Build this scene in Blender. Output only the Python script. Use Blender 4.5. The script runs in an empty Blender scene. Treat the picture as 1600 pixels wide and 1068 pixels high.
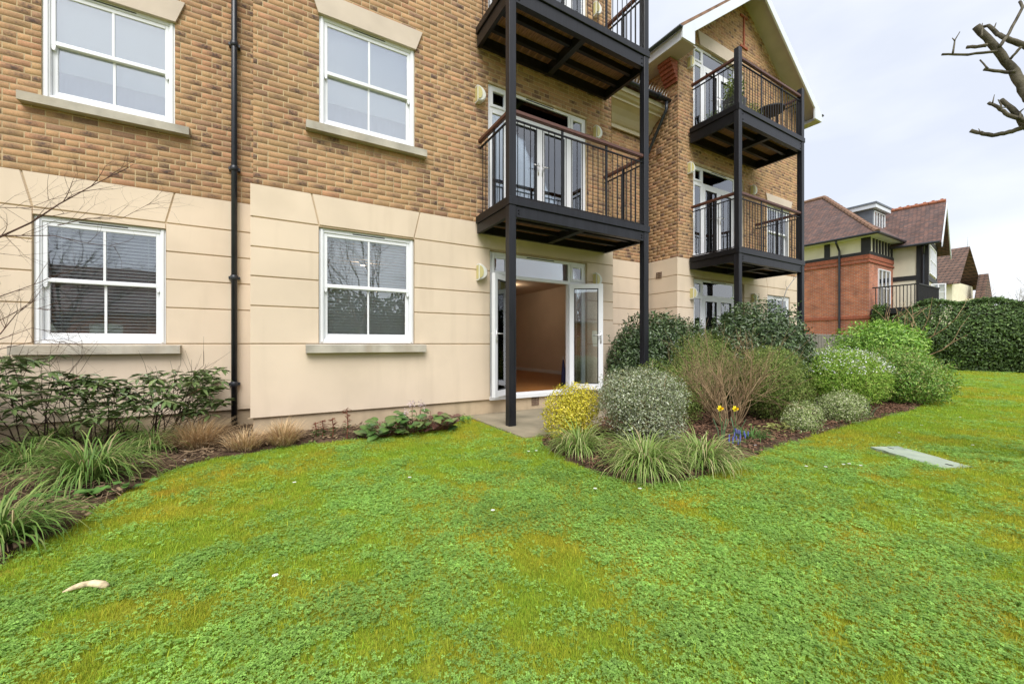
import bpy, math, random
import numpy as np
from mathutils import Vector, Matrix

# ------------------------------------------------------------------ camera, world, sun, exposure
F = 620.0                       # focal length in pixels of the 1600 px wide photograph
TH = math.radians(30.5)         # the view is turned this far to the right of the wall's normal
CZ = 1.17                       # eye height over the lawn
HY = 538.0                      # row of the horizon
CS, SN = math.cos(TH), math.sin(TH)
scene = bpy.context.scene
COL = scene.collection
cam = bpy.data.cameras.new('camera')
cam.sensor_width = 36.0
cam.lens = 36.0 * F / 1600.0
cam.shift_y = (HY - 534.0) / 1600.0
cam.clip_start = 0.05
cam.clip_end = 2000.0
camo = bpy.data.objects.new('camera', cam)
COL.objects.link(camo)
camo.location = (0, 0, CZ)
camo.rotation_euler = (math.radians(90), 0, -TH)
scene.camera = camo

SUN_EL, SUN_AZ = math.radians(52), math.radians(205)     # azimuth clockwise from +Y
world = bpy.data.worlds.new('World')
scene.world = world
world.use_nodes = True
wn, wl = world.node_tree.nodes, world.node_tree.links
wn.clear()
wo = wn.new('ShaderNodeOutputWorld')
bg = wn.new('ShaderNodeBackground')
sky = wn.new('ShaderNodeTexSky')
sky.sky_type = 'NISHITA'
sky.sun_disc = False
sky.sun_elevation = SUN_EL
sky.sun_rotation = SUN_AZ
sky.air_density = 1.0
sky.dust_density = 2.0
tc = wn.new('ShaderNodeTexCoord')
mp = wn.new('ShaderNodeMapping')
mp.inputs['Scale'].default_value = (1.0, 1.0, 2.6)
nz = wn.new('ShaderNodeTexNoise')
nz.inputs['Scale'].default_value = 1.6
nz.inputs['Detail'].default_value = 6
nz.inputs['Roughness'].default_value = 0.5
cr = wn.new('ShaderNodeValToRGB')
cr.color_ramp.elements[0].position = 0.36
cr.color_ramp.elements[0].color = (3.1, 3.3, 3.75, 1)
cr.color_ramp.elements[1].position = 0.66
cr.color_ramp.elements[1].color = (4.3, 4.4, 4.55, 1)
mx = wn.new('ShaderNodeMix')
mx.data_type = 'RGBA'
mx.inputs['Factor'].default_value = 0.94              # a full cover of thin cloud, the clear sky just tints it
wl.new(tc.outputs['Generated'], mp.inputs['Vector'])
wl.new(mp.outputs['Vector'], nz.inputs['Vector'])
wl.new(nz.outputs['Fac'], cr.inputs['Fac'])
wl.new(sky.outputs['Color'], mx.inputs['A'])
wl.new(cr.outputs['Color'], mx.inputs['B'])
wl.new(mx.outputs['Result'], bg.inputs['Color'])
bg.inputs['Strength'].default_value = 0.10
wl.new(bg.outputs['Background'], wo.inputs['Surface'])

sl = bpy.data.lights.new('sun', 'SUN')
sl.energy = 1.5
sl.angle = math.radians(40)
sl.color = (1.0, 0.975, 0.945)
so = bpy.data.objects.new('sun', sl)
COL.objects.link(so)
_sd = Vector((math.sin(SUN_AZ) * math.cos(SUN_EL), math.cos(SUN_AZ) * math.cos(SUN_EL), math.sin(SUN_EL)))
so.rotation_euler = _sd.to_track_quat('Z', 'Y').to_euler()
so.location = (0, -10, 20)
vs = scene.view_settings
vs.view_transform = 'Standard'
vs.look = 'None'
vs.gamma = 1.0
vs.use_curve_mapping = False
vs.exposure = 1.42
scene.cycles.use_denoising = True
scene.cycles.max_bounces = 8
scene.cycles.transparent_max_bounces = 12

random.seed(11)
rng = np.random.default_rng(11)

# ------------------------------------------------------------------ pixel -> place
def ray(px, py):
    t, v = (px - 800.0) / F, (HY - py) / F
    return Vector((SN + t * CS, CS - t * SN, v))
def onY(px, py, Y):
    d = ray(px, py); k = Y / d.y
    return Vector((d.x * k, Y, CZ + d.z * k))
def onX(px, py, X):
    d = ray(px, py); k = X / d.x
    return Vector((X, d.y * k, CZ + d.z * k))
def gnd(px, py, z=0.0):
    d = ray(px, py); k = (z - CZ) / d.z
    return Vector((d.x * k, d.y * k, z))
def dep(px, py, D):
    d = ray(px, py)
    return Vector((d.x * D, d.y * D, CZ + d.z * D))

# ------------------------------------------------------------------ materials
def new_mat(name):
    m = bpy.data.materials.new(name)
    m.use_nodes = True
    n, l = m.node_tree.nodes, m.node_tree.links
    return m, n, l, n['Principled BSDF']
def mat(name, col, rough=0.6, var=0.12, scale=6.0, bump=0.0, bscale=60.0, metal=0.0, spec=0.5, col2=None, coat=0.0, stretch=None):
    m, n, l, b = new_mat(name)
    b.inputs['Roughness'].default_value = rough
    b.inputs['Metallic'].default_value = metal
    b.inputs['Specular IOR Level'].default_value = spec
    b.inputs['Coat Weight'].default_value = coat
    tc = n.new('ShaderNodeTexCoord')
    src = tc.outputs['Object']
    if stretch:
        mpn = n.new('ShaderNodeMapping'); mpn.inputs['Scale'].default_value = stretch
        l.new(src, mpn.inputs['Vector']); src = mpn.outputs['Vector']
    t = n.new('ShaderNodeTexNoise')
    t.inputs['Scale'].default_value = scale
    t.inputs['Detail'].default_value = 5
    l.new(src, t.inputs['Vector'])
    r = n.new('ShaderNodeValToRGB')
    c2 = col2 or tuple(c * (1 - 2 * var) for c in col)
    r.color_ramp.elements[0].position = 0.3
    r.color_ramp.elements[0].color = (*c2, 1)
    r.color_ramp.elements[1].position = 0.7
    r.color_ramp.elements[1].color = (*[min(1, c * (1 + var * .6)) for c in col], 1)
    l.new(t.outputs['Fac'], r.inputs['Fac'])
    l.new(r.outputs['Color'], b.inputs['Base Color'])
    if bump:
        t2 = n.new('ShaderNodeTexNoise'); t2.inputs['Scale'].default_value = bscale; t2.inputs['Detail'].default_value = 4
        l.new(src, t2.inputs['Vector'])
        bp = n.new('ShaderNodeBump'); bp.inputs['Strength'].default_value = bump; bp.inputs['Distance'].default_value = 0.01
        l.new(t2.outputs['Fac'], bp.inputs['Height']); l.new(bp.outputs['Normal'], b.inputs['Normal'])
    return m
def attr_mat(name, rough=0.5, spec=0.4, trans=0.25, instancer=False, bump=False):
    """colour comes from the mesh's Col attribute (or a per-instance tint)"""
    m, n, l, b = new_mat(name)
    a = n.new('ShaderNodeAttribute'); a.attribute_name = 'Col'
    colr = a.outputs['Color']
    if instancer:
        a2 = n.new('ShaderNodeAttribute'); a2.attribute_name = 'tint'; a2.attribute_type = 'INSTANCER'
        mm = n.new('ShaderNodeMix'); mm.data_type = 'RGBA'; mm.blend_type = 'MULTIPLY'; mm.inputs['Factor'].default_value = 1
        l.new(a.outputs['Color'], mm.inputs['A']); l.new(a2.outputs['Color'], mm.inputs['B'])
        colr = mm.outputs['Result']
    l.new(colr, b.inputs['Base Color'])
    b.inputs['Roughness'].default_value = rough
    b.inputs['Specular IOR Level'].default_value = spec
    if trans:
        out = [x for x in n if x.type == 'OUTPUT_MATERIAL'][0]
        tr = n.new('ShaderNodeBsdfTranslucent'); ms = n.new('ShaderNodeMixShader'); ms.inputs['Fac'].default_value = trans
        l.new(colr, tr.inputs['Color']); l.new(b.outputs['BSDF'], ms.inputs[1]); l.new(tr.outputs['BSDF'], ms.inputs[2])
        l.new(ms.outputs['Shader'], out.inputs['Surface'])
    return m
def glass_mat(name, tint=(0.9, 0.95, 0.95), refl=0.12):
    m, n, l, b = new_mat(name)
    out = [x for x in n if x.type == 'OUTPUT_MATERIAL'][0]
    n.remove(b)
    t = n.new('ShaderNodeBsdfTransparent'); t.inputs['Color'].default_value = (*tint, 1)
    g = n.new('ShaderNodeBsdfGlossy'); g.inputs['Roughness'].default_value = 0.01; g.inputs['Color'].default_value = (0.95, 0.97, 1, 1)
    lw = n.new('ShaderNodeFresnel'); lw.inputs['IOR'].default_value = 1.52
    ad = n.new('ShaderNodeMath'); ad.operation = 'MULTIPLY_ADD'; ad.inputs[1].default_value = 1.6; ad.inputs[2].default_value = refl
    ad.use_clamp = True
    tc = n.new('ShaderNodeTexCoord'); nn = n.new('ShaderNodeTexNoise'); nn.inputs['Scale'].default_value = 1.7
    bp = n.new('ShaderNodeBump'); bp.inputs['Strength'].default_value = 0.06; bp.inputs['Distance'].default_value = 0.02
    l.new(tc.outputs['Object'], nn.inputs['Vector']); l.new(nn.outputs['Fac'], bp.inputs['Height']); l.new(bp.outputs['Normal'], g.inputs['Normal'])
    ms = n.new('ShaderNodeMixShader')
    l.new(lw.outputs['Fac'], ad.inputs[0]); l.new(ad.outputs[0], ms.inputs['Fac'])
    l.new(t.outputs['BSDF'], ms.inputs[1]); l.new(g.outputs['BSDF'], ms.inputs[2]); l.new(ms.outputs['Shader'], out.inputs['Surface'])
    return m
def brick_mat(name):
    """Col = the brick's own fired colour, alpha = how strongly its face is smoke-flashed; UV runs along the brick"""
    m, n, l, b = new_mat(name)
    a = n.new('ShaderNodeAttribute'); a.attribute_name = 'Col'
    uv = n.new('ShaderNodeUVMap'); uv.uv_map = 'UVMap'
    g = n.new('ShaderNodeTexGradient'); g.gradient_type = 'SPHERICAL'
    l.new(uv.outputs['UV'], g.inputs['Vector'])
    tc = n.new('ShaderNodeTexCoord')
    nz = n.new('ShaderNodeTexNoise'); nz.inputs['Scale'].default_value = 38; nz.inputs['Detail'].default_value = 6
    geo = n.new('ShaderNodeNewGeometry')
    l.new(geo.outputs['Position'], nz.inputs['Vector'])
    mu = n.new('ShaderNodeMath'); mu.operation = 'MULTIPLY'; l.new(g.outputs['Fac'], mu.inputs[0]); l.new(a.outputs['Alpha'], mu.inputs[1])
    nr = n.new('ShaderNodeMapRange'); nr.inputs['From Min'].default_value = .3; nr.inputs['From Max'].default_value = .7
    nr.inputs['To Min'].default_value = 0.5; nr.inputs['To Max'].default_value = 1.5
    l.new(nz.outputs['Fac'], nr.inputs['Value'])
    m2 = n.new('ShaderNodeMath'); m2.operation = 'MULTIPLY'; m2.use_clamp = True
    l.new(mu.outputs[0], m2.inputs[0]); l.new(nr.outputs[0], m2.inputs[1])
    mx = n.new('ShaderNodeMix'); mx.data_type = 'RGBA'; mx.inputs['B'].default_value = (0.105, 0.072, 0.06, 1)
    l.new(m2.outputs[0], mx.inputs['Factor']); l.new(a.outputs['Color'], mx.inputs['A'])
    big = n.new('ShaderNodeTexNoise'); big.inputs['Scale'].default_value = .9; big.inputs['Detail'].default_value = 4
    l.new(geo.outputs['Position'], big.inputs['Vector'])
    bm = n.new('ShaderNodeMapRange'); bm.inputs['From Min'].default_value = .3; bm.inputs['From Max'].default_value = .7; bm.inputs['To Min'].default_value = .86; bm.inputs['To Max'].default_value = 1.1
    l.new(big.outputs['Fac'], bm.inputs['Value'])
    h0 = n.new('ShaderNodeHueSaturation'); l.new(bm.outputs[0], h0.inputs['Value']); l.new(mx.outputs['Result'], h0.inputs['Color'])
    hs = n.new('ShaderNodeHueSaturation'); l.new(h0.outputs['Color'], hs.inputs['Color'])
    n3 = n.new('ShaderNodeTexNoise'); n3.inputs['Scale'].default_value = 120; n3.inputs['Detail'].default_value = 3
    l.new(geo.outputs['Position'], n3.inputs['Vector'])
    r3 = n.new('ShaderNodeMapRange'); r3.inputs['From Min'].default_value = .3; r3.inputs['From Max'].default_value = .7
    r3.inputs['To Min'].default_value = 0.82; r3.inputs['To Max'].default_value = 1.16
    l.new(n3.outputs['Fac'], r3.inputs['Value']); l.new(r3.outputs[0], hs.inputs['Value'])
    l.new(hs.outputs['Color'], b.inputs['Base Color'])
    bp = n.new('ShaderNodeBump'); bp.inputs['Strength'].default_value = .5; bp.inputs['Distance'].default_value = .004
    l.new(nz.outputs['Fac'], bp.inputs['Height']); l.new(bp.outputs['Normal'], b.inputs['Normal'])
    b.inputs['Roughness'].default_value = .9
    b.inputs['Specular IOR Level'].default_value = .15
    return m
def far_brick_mat(name, c1, c2, mortar, sx, sz, axis='X', msize=0.012):
    m, n, l, b = new_mat(name)
    tc = n.new('ShaderNodeTexCoord'); sp = n.new('ShaderNodeSeparateXYZ'); cb = n.new('ShaderNodeCombineXYZ')
    l.new(tc.outputs['Object'], sp.inputs['Vector'])
    ad = n.new('ShaderNodeMath'); ad.operation = 'ADD'
    l.new(sp.outputs['X'], ad.inputs[0]); l.new(sp.outputs['Y'], ad.inputs[1])
    l.new(ad.outputs[0], cb.inputs['X']); l.new(sp.outputs['Z'], cb.inputs['Y'])
    bt = n.new('ShaderNodeTexBrick')
    bt.inputs['Scale'].default_value = 1.0; bt.inputs['Brick Width'].default_value = sx; bt.inputs['Row Height'].default_value = sz
    bt.inputs['Mortar Size'].default_value = msize; bt.inputs['Color1'].default_value = (*c1, 1); bt.inputs['Color2'].default_value = (*c2, 1)
    bt.inputs['Mortar'].default_value = (*mortar, 1)
    l.new(cb.outputs['Vector'], bt.inputs['Vector'])
    nz = n.new('ShaderNodeTexNoise'); nz.inputs['Scale'].default_value = 2.3; nz.inputs['Detail'].default_value = 5
    l.new(tc.outputs['Object'], nz.inputs['Vector'])
    hs = n.new('ShaderNodeHueSaturation'); mr = n.new('ShaderNodeMapRange')
    mr.inputs['From Min'].default_value = .3; mr.inputs['From Max'].default_value = .7
    mr.inputs['To Min'].default_value = .75; mr.inputs['To Max'].default_value = 1.2
    l.new(nz.outputs['Fac'], mr.inputs['Value']); l.new(mr.outputs[0], hs.inputs['Value']); l.new(bt.outputs['Color'], hs.inputs['Color'])
    l.new(hs.outputs['Color'], b.inputs['Base Color'])
    bp = n.new('ShaderNodeBump'); bp.inputs['Strength'].default_value = .6; bp.inputs['Distance'].default_value = .01; bp.invert = True
    l.new(bt.outputs['Fac'], bp.inputs['Height']); l.new(bp.outputs['Normal'], b.inputs['Normal'])
    b.inputs['Roughness'].default_value = .9
    return m

M = {}
M['brick'] = brick_mat('stock_brick')
M['mortar'] = mat('mortar', (0.52, 0.40, 0.235), .95, .15, 9, .4, 160)
M['render'] = mat('cream_render', (0.735, 0.605, 0.465), .92, .045, 1.1, .35, 240, spec=.2)
def stained(m, amount=.13):
    n, l = m.node_tree.nodes, m.node_tree.links; b = n['Principled BSDF']; src = b.inputs['Base Color'].links[0].from_socket
    geo = n.new('ShaderNodeNewGeometry')
    def nz(scale, vec, det):
        mp_ = n.new('ShaderNodeMapping'); mp_.inputs['Scale'].default_value = vec; t = n.new('ShaderNodeTexNoise'); t.inputs['Scale'].default_value = scale; t.inputs['Detail'].default_value = det
        l.new(geo.outputs['Position'], mp_.inputs['Vector']); l.new(mp_.outputs['Vector'], t.inputs['Vector'])
        r = n.new('ShaderNodeMapRange'); r.inputs['From Min'].default_value = .52; r.inputs['From Max'].default_value = .8; l.new(t.outputs['Fac'], r.inputs['Value']); return r.outputs[0]
    a, c = nz(5, (1, 1, .12), 6), nz(1.4, (1, 1, 1), 8)
    mxx = n.new('ShaderNodeMath'); mxx.operation = 'MAXIMUM'; l.new(a, mxx.inputs[0]); l.new(c, mxx.inputs[1])
    sc = n.new('ShaderNodeMath'); sc.operation = 'MULTIPLY'; sc.inputs[1].default_value = amount * 3; sc.use_clamp = True; l.new(mxx.outputs[0], sc.inputs[0])
    mi = n.new('ShaderNodeMix'); mi.data_type = 'RGBA'; mi.inputs['B'].default_value = (.36, .28, .19, 1); l.new(sc.outputs[0], mi.inputs['Factor']); l.new(src, mi.inputs['A']); l.new(mi.outputs['Result'], b.inputs['Base Color'])
stained(M['render'], .07)
M['plinth'] = mat('plinth_render', (0.55, 0.43, 0.29), .95, .12, 2.2, .4, 200, spec=.2)
M['stone'] = mat('sill_stone', (0.50, 0.46, 0.385), .9, .16, 4, .4, 140, spec=.2)
stained(M['stone'], .25); stained(M['plinth'], .25)
M['lintel'] = mat('lintel_stone', (0.60, 0.51, 0.415), .9, .05, 3, .2, 140, spec=.2)
M['upvc'] = mat('white_plastic', (0.80, 0.81, 0.83), .32, .02, 3, 0, spec=.5)
M['gasket'] = mat('black_gasket', (0.02, 0.02, 0.022), .6)
M['glass_up'] = glass_mat('upper_window_glass', (.93, .96, .97), .27)
M['glass'] = glass_mat('window_glass')
M['glass_hi'] = glass_mat('coated_window_glass', (.95, .97, .98), .09)
M['black'] = mat('black_painted_steel', (0.009, 0.009, 0.011), .42, .2, 8, .12, 90, spec=.3)
M['slate'] = mat('grey_black_painted_steel', (0.014, 0.0145, 0.019), .42, .25, 3, .1, 60, spec=.35, stretch=(9, 9, .6))
M['pipe'] = mat('black_plastic_pipe', (0.022, 0.026, 0.034), .38, .2, 6, 0, spec=.5)
M['hardwood'] = mat('brown_hardwood_rail', (0.12, 0.045, 0.028), .45, .25, 5, .15, 40, stretch=(2, 20, 20))
M['deck'] = mat('brown_deck_board', (0.30, 0.15, 0.08), .8, .3, 3, .3, 60, stretch=(14, 2, 14))
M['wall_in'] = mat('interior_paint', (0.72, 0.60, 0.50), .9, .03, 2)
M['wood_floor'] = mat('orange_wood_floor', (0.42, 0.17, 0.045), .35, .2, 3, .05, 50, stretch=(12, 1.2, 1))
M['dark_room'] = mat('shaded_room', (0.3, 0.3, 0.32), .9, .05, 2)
M['blind'] = mat('blind_slat_white', (0.86, 0.88, 0.88), .5, .03, 4)
M['roller'] = mat('roller_blind_cloth', (0.80, 0.85, 0.86), .9, .03, 2)
M['curtain'] = mat('grey_lilac_curtain', (0.48, 0.48, 0.58), .9, .05, 3)
M['lightbody'] = mat('white_lamp_plastic', (0.74, 0.74, 0.68), .4, .05, 5)
M['lens'] = mat('yellowed_lamp_lens', (0.62, 0.55, 0.24), .35, .05, 8)
M['metal'] = mat('door_handle_metal', (0.75, 0.75, 0.75), .3, .03, 3, metal=.6)
M['cornice'] = mat('cream_cornice_paint', (0.6, 0.53, 0.38), .6, .05, 3)
M['whiteboard'] = mat('white_bargeboard', (0.70, 0.74, 0.80), .5, .03, 2)
M['soffit'] = mat('pale_soffit', (0.5, 0.47, 0.42), .6, .06, 3)
M['redbrick1'] = mat('red_brick', (0.36, 0.11, 0.06), .9, .2, 12, .4, 120)
M['roof_tile'] = mat('brown_roof_tile', (0.26, 0.15, 0.09), .9, .25, 5, .3, 60)
M['vent'] = mat('brown_vent', (0.2, 0.13, 0.09), .8, .2, 6)
M['patio'] = mat('patio_concrete', (0.30, 0.255, 0.18), .92, .2, 2.2, .5, 70, col2=(.2, .175, .12), spec=.2)
M['slab'] = mat('lichen_grey_slab', (0.35, 0.40, 0.30), .92, .2, 5, .5, 50, col2=(.26, .31, .25))
M['soil'] = mat('bed_soil', (0.095, 0.06, 0.04), .97, .35, 8, .9, 40, spec=.1)
M['bark'] = mat('grey_bark', (0.125, 0.11, 0.078), .9, .3, 14, .6, 60, spec=.2)
M['twig_red'] = mat('reddish_twig', (0.11, 0.06, 0.045), .8, .3, 9, spec=.2)
M['twig_tan'] = mat('tan_twig', (0.40, 0.28, 0.16), .85, .3, 9, spec=.2)
M['twig_dark'] = mat('brown_stem', (0.075, 0.05, 0.035), .85, .3, 9, spec=.2)
M['leaf'] = attr_mat('leaf', .42, .45, .22)
M['leaf_matt'] = attr_mat('soft_leaf', .6, .3, .3)
M['leaf_gloss'] = attr_mat('glossy_leaf', .3, .5, .12)
M['dry'] = attr_mat('dry_blade', .8, .2, .3)
M['turf'] = attr_mat('turf_blade', .6, .2, .45, instancer=True)
M['chip'] = attr_mat('bark_chip', .9, .15, 0, instancer=True)
M['petal'] = attr_mat('petal', .5, .3, .35)
M['bread'] = mat('pale_bark_sliver', (0.72, 0.58, 0.36), .9, .25, 30, .6, 90)
M['far_brick'] = far_brick_mat('far_red_brick', (0.50, 0.145, 0.06), (0.34, 0.09, 0.05), (0.36, 0.26, 0.19), .225, .075)
M['far_tile'] = far_brick_mat('far_roof_tile', (0.20, 0.105, 0.08), (0.10, 0.07, 0.065), (0.05, 0.04, 0.04), .17, .085, msize=.01)
M['far_tile2'] = far_brick_mat('far_brown_tile', (0.19, 0.11, 0.08), (0.14, 0.085, 0.065), (0.05, 0.04, 0.035), .3, .24, msize=.03)
M['ridge_red'] = mat('red_ridge_tile', (0.38, 0.14, 0.075), .9, .2, 6)
M['ridge_brown'] = mat('brown_ridge_tile', (0.26, 0.15, 0.10), .9, .2, 6)
M['cream'] = mat('cream_stucco', (0.74, 0.69, 0.53), .9, .05, 2)
M['timber'] = mat('black_timber', (0.014, 0.014, 0.015), .6, .2, 6)
M['lead'] = mat('grey_lead', (0.15, 0.17, 0.2), .6, .1, 4)
M['fence'] = mat('weathered_fence_board', (0.24, 0.22, 0.19), .9, .25, 8, .3, 40, stretch=(10, 10, 1))
M['planter'] = mat('grey_planter', (0.10, 0.10, 0.105), .7, .15, 6)
M['rattan'] = mat('black_furniture', (0.015, 0.015, 0.016), .5, .2, 20)
M['lamp_on'], _n, _l, _b = new_mat('lit_bulb')
_b.inputs['Emission Color'].default_value = (1, .85, .6, 1); _b.inputs['Emission Strength'].default_value = 6
def lawn_mat():
    m, n, l, b = new_mat('lawn_turf')
    tc = n.new('ShaderNodeTexCoord')
    t1 = n.new('ShaderNodeTexNoise'); t1.inputs['Scale'].default_value = 1.1; t1.inputs['Detail'].default_value = 8; t1.inputs['Roughness'].default_value = .65
    t2 = n.new('ShaderNodeTexNoise'); t2.inputs['Scale'].default_value = 60; t2.inputs['Detail'].default_value = 6
    for t in (t1, t2): l.new(tc.outputs['Object'], t.inputs['Vector'])
    r = n.new('ShaderNodeValToRGB'); e = r.color_ramp.elements
    e[0].position = .3; e[0].color = (.15, .24, .025, 1)
    e[1].position = .72; e[1].color = (.38, .29, .035, 1)
    x = e.new(.5); x.color = (.26, .29, .03, 1)
    l.new(t1.outputs['Fac'], r.inputs['Fac'])
    hs = n.new('ShaderNodeHueSaturation'); mr = n.new('ShaderNodeMapRange')
    mr.inputs['From Min'].default_value = .3; mr.inputs['From Max'].default_value = .7; mr.inputs['To Min'].default_value = .5; mr.inputs['To Max'].default_value = 1.3
    l.new(t2.outputs['Fac'], mr.inputs['Value']); l.new(mr.outputs[0], hs.inputs['Value']); l.new(r.outputs['Color'], hs.inputs['Color'])
    l.new(hs.outputs['Color'], b.inputs['Base Color'])
    bp = n.new('ShaderNodeBump'); bp.inputs['Strength'].default_value = 1; bp.inputs['Distance'].default_value = .02
    l.new(t2.outputs['Fac'], bp.inputs['Height']); l.new(bp.outputs['Normal'], b.inputs['Normal'])
    b.inputs['Roughness'].default_value = .95; b.inputs['Specular IOR Level'].default_value = .1
    return m
M['lawn'] = lawn_mat()

# ------------------------------------------------------------------ mesh helpers
def link(o, parent=None):
    COL.objects.link(o)
    if parent is not None:
        o.parent = parent
        o.matrix_parent_inverse = Matrix.Translation(-wpos(parent))
    return o
def wpos(o):
    p = Vector((0, 0, 0))
    while o is not None:
        if o.type == 'EMPTY': p += o.location
        if o.parent is not None: p += o.matrix_parent_inverse.translation
        if o.type != 'EMPTY': p += o.location
        o = o.parent
    return p
def thing(name, loc, label, cat, group=None, kind=None):
    o = bpy.data.objects.new(name, None)
    o.empty_display_size = .1
    COL.objects.link(o)
    o.location = loc
    return tag(o, label, cat, group, kind)
def tag(o, label=None, cat=None, group=None, kind=None):
    if label: o['label'] = label
    if cat: o['category'] = cat
    if group: o['group'] = group
    if kind: o['kind'] = kind
    return o
class MB:
    def __init__(s): s.v = []; s.f = []
    def add(s, vs, fs):
        b = len(s.v); s.v += [tuple(p) for p in vs]; s.f += [tuple(i + b for i in f) for f in fs]; return s
    def box(s, x0, y0, z0, x1, y1, z1):
        return s.add([(x0, y0, z0), (x1, y0, z0), (x1, y1, z0), (x0, y1, z0), (x0, y0, z1), (x1, y0, z1), (x1, y1, z1), (x0, y1, z1)],
                     [(0, 3, 2, 1), (4, 5, 6, 7), (0, 1, 5, 4), (1, 2, 6, 5), (2, 3, 7, 6), (3, 0, 4, 7)])
    def cbox(s, x0, y0, z0, x1, y1, z1, c=.006):
        """box with chamfered edges along its longest axis"""
        d = [x1 - x0, y1 - y0, z1 - z0]; a = d.index(max(d))
        lo, hi = [x0, y0, z0], [x1, y1, z1]
        o = [i for i in range(3) if i != a]
        p = [(lo[o[0]] + c, lo[o[1]]), (hi[o[0]] - c, lo[o[1]]), (hi[o[0]], lo[o[1]] + c), (hi[o[0]], hi[o[1]] - c),
             (hi[o[0]] - c, hi[o[1]]), (lo[o[0]] + c, hi[o[1]]), (lo[o[0]], hi[o[1]] - c), (lo[o[0]], lo[o[1]] + c)]
        vs = []
        for e in (lo[a], hi[a]):
            for q in p:
                w = [0, 0, 0]; w[a] = e; w[o[0]] = q[0]; w[o[1]] = q[1]; vs.append(tuple(w))
        fs = [tuple(range(7, -1, -1)), tuple(range(8, 16))] + [(i, (i + 1) % 8, (i + 1) % 8 + 8, i + 8) for i in range(8)]
        return s.add(vs, fs)
    def bar(s, a, b, w, h, up=(0, 0, 1)):
        a, b = Vector(a), Vector(b); d = (b - a).normalized(); u = Vector(up)
        r = d.cross(u)
        if r.length < 1e-4: r = d.cross(Vector((1, 0, 0)))
        r.normalize(); u = r.cross(d)
        vs = [p + r * (sx * w / 2) + u * (sy * h / 2) for p in (a, b) for sx, sy in ((-1, -1), (1, -1), (1, 1), (-1, 1))]
        return s.add(vs, [(0, 3, 2, 1), (4, 5, 6, 7)] + [(i, (i + 1) % 4, (i + 1) % 4 + 4, i + 4) for i in range(4)])
    def prism(s, poly, axis, a, b):
        """poly: 2-D points; axis 0: (y,z), 1: (x,z), 2: (x,y)"""
        def p3(q, e):
            return (e, q[0], q[1]) if axis == 0 else (q[0], e, q[1]) if axis == 1 else (q[0], q[1], e)
        n = len(poly)
        return s.add([p3(q, a) for q in poly] + [p3(q, b) for q in poly],
                     [tuple(range(n)), tuple(range(2 * n - 1, n - 1, -1))] + [(i, i + n, (i + 1) % n + n, (i + 1) % n) for i in range(n)])
    def tube(s, path, rad, n=8, cap=True):
        path = [Vector(p) for p in path]
        if not hasattr(rad, '__len__'): rad = [rad] * len(path)
        b0 = len(s.v); ref = None
        for i, p in enumerate(path):
            d = (path[min(i + 1, len(path) - 1)] - path[max(i - 1, 0)]).normalized()
            if ref is None or abs(ref.dot(d)) > .95:
                ref = Vector((0, 0, 1)) if abs(d.z) < .9 else Vector((1, 0, 0))
            r = (ref - d * ref.dot(d)).normalized(); ref = r
            u = d.cross(r)
            for k in range(n):
                a = 2 * math.pi * k / n
                s.v.append(tuple(p + (r * math.cos(a) + u * math.sin(a)) * rad[i]))
        for i in range(len(path) - 1):
            for k in range(n):
                s.f.append((b0 + i * n + k, b0 + i * n + (k + 1) % n, b0 + (i + 1) * n + (k + 1) % n, b0 + (i + 1) * n + k))
        if cap:
            s.f.append(tuple(b0 + k for k in range(n - 1, -1, -1))); e = b0 + (len(path) - 1) * n
            s.f.append(tuple(e + k for k in range(n)))
        return s
    def mesh(s, name, m, smooth=False):
        me = bpy.data.meshes.new(name); me.from_pydata(s.v, [], s.f); me.materials.append(m)
        if smooth: me.polygons.foreach_set('use_smooth', [True] * len(me.polygons))
        me.update(); return me
    def build(s, name, m, parent=None, smooth=False):
        return link(bpy.data.objects.new(name, s.mesh(name, M[m] if isinstance(m, str) else m, smooth)), parent)
def np_mesh(name, V, Fq, m, col=None, smooth=False, uv=None):
    """V (n,3), Fq (k,c) with constant c"""
    me = bpy.data.meshes.new(name)
    V = np.asarray(V, np.float32); Fq = np.asarray(Fq, np.int32); k, c = Fq.shape
    me.vertices.add(len(V)); me.vertices.foreach_set('co', V.ravel())
    me.loops.add(k * c); me.loops.foreach_set('vertex_index', Fq.ravel())
    me.polygons.add(k); me.polygons.foreach_set('loop_start', np.arange(0, k * c, c, dtype=np.int32))
    if smooth: me.polygons.foreach_set('use_smooth', np.ones(k, bool))
    me.materials.append(M[m] if isinstance(m, str) else m)
    if uv is not None:
        ul = me.uv_layers.new(name='UVMap'); ul.data.foreach_set('uv', np.asarray(uv, np.float32).ravel())
    if col is not None:
        a = me.attributes.new('Col', 'FLOAT_COLOR', 'POINT')
        col = np.asarray(col, np.float32)
        if col.shape[1] == 3: col = np.hstack([col, np.ones((len(col), 1), np.float32)])
        a.data.foreach_set('color', col.ravel())
    me.update(calc_edges=True); me.validate()
    return me
def np_obj(name, V, Fq, m, parent=None, col=None, smooth=False, uv=None):
    return link(bpy.data.objects.new(name, np_mesh(name, V, Fq, m, col, smooth, uv)), parent)
def copy_tree(o, parent=None):
    c = o.copy(); COL.objects.link(c); c.parent = parent
    for ch in list(o.children): copy_tree(ch, c)
    return c
def norm(a): return a / np.maximum(np.linalg.norm(a, axis=1, keepdims=True), 1e-9)

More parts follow.
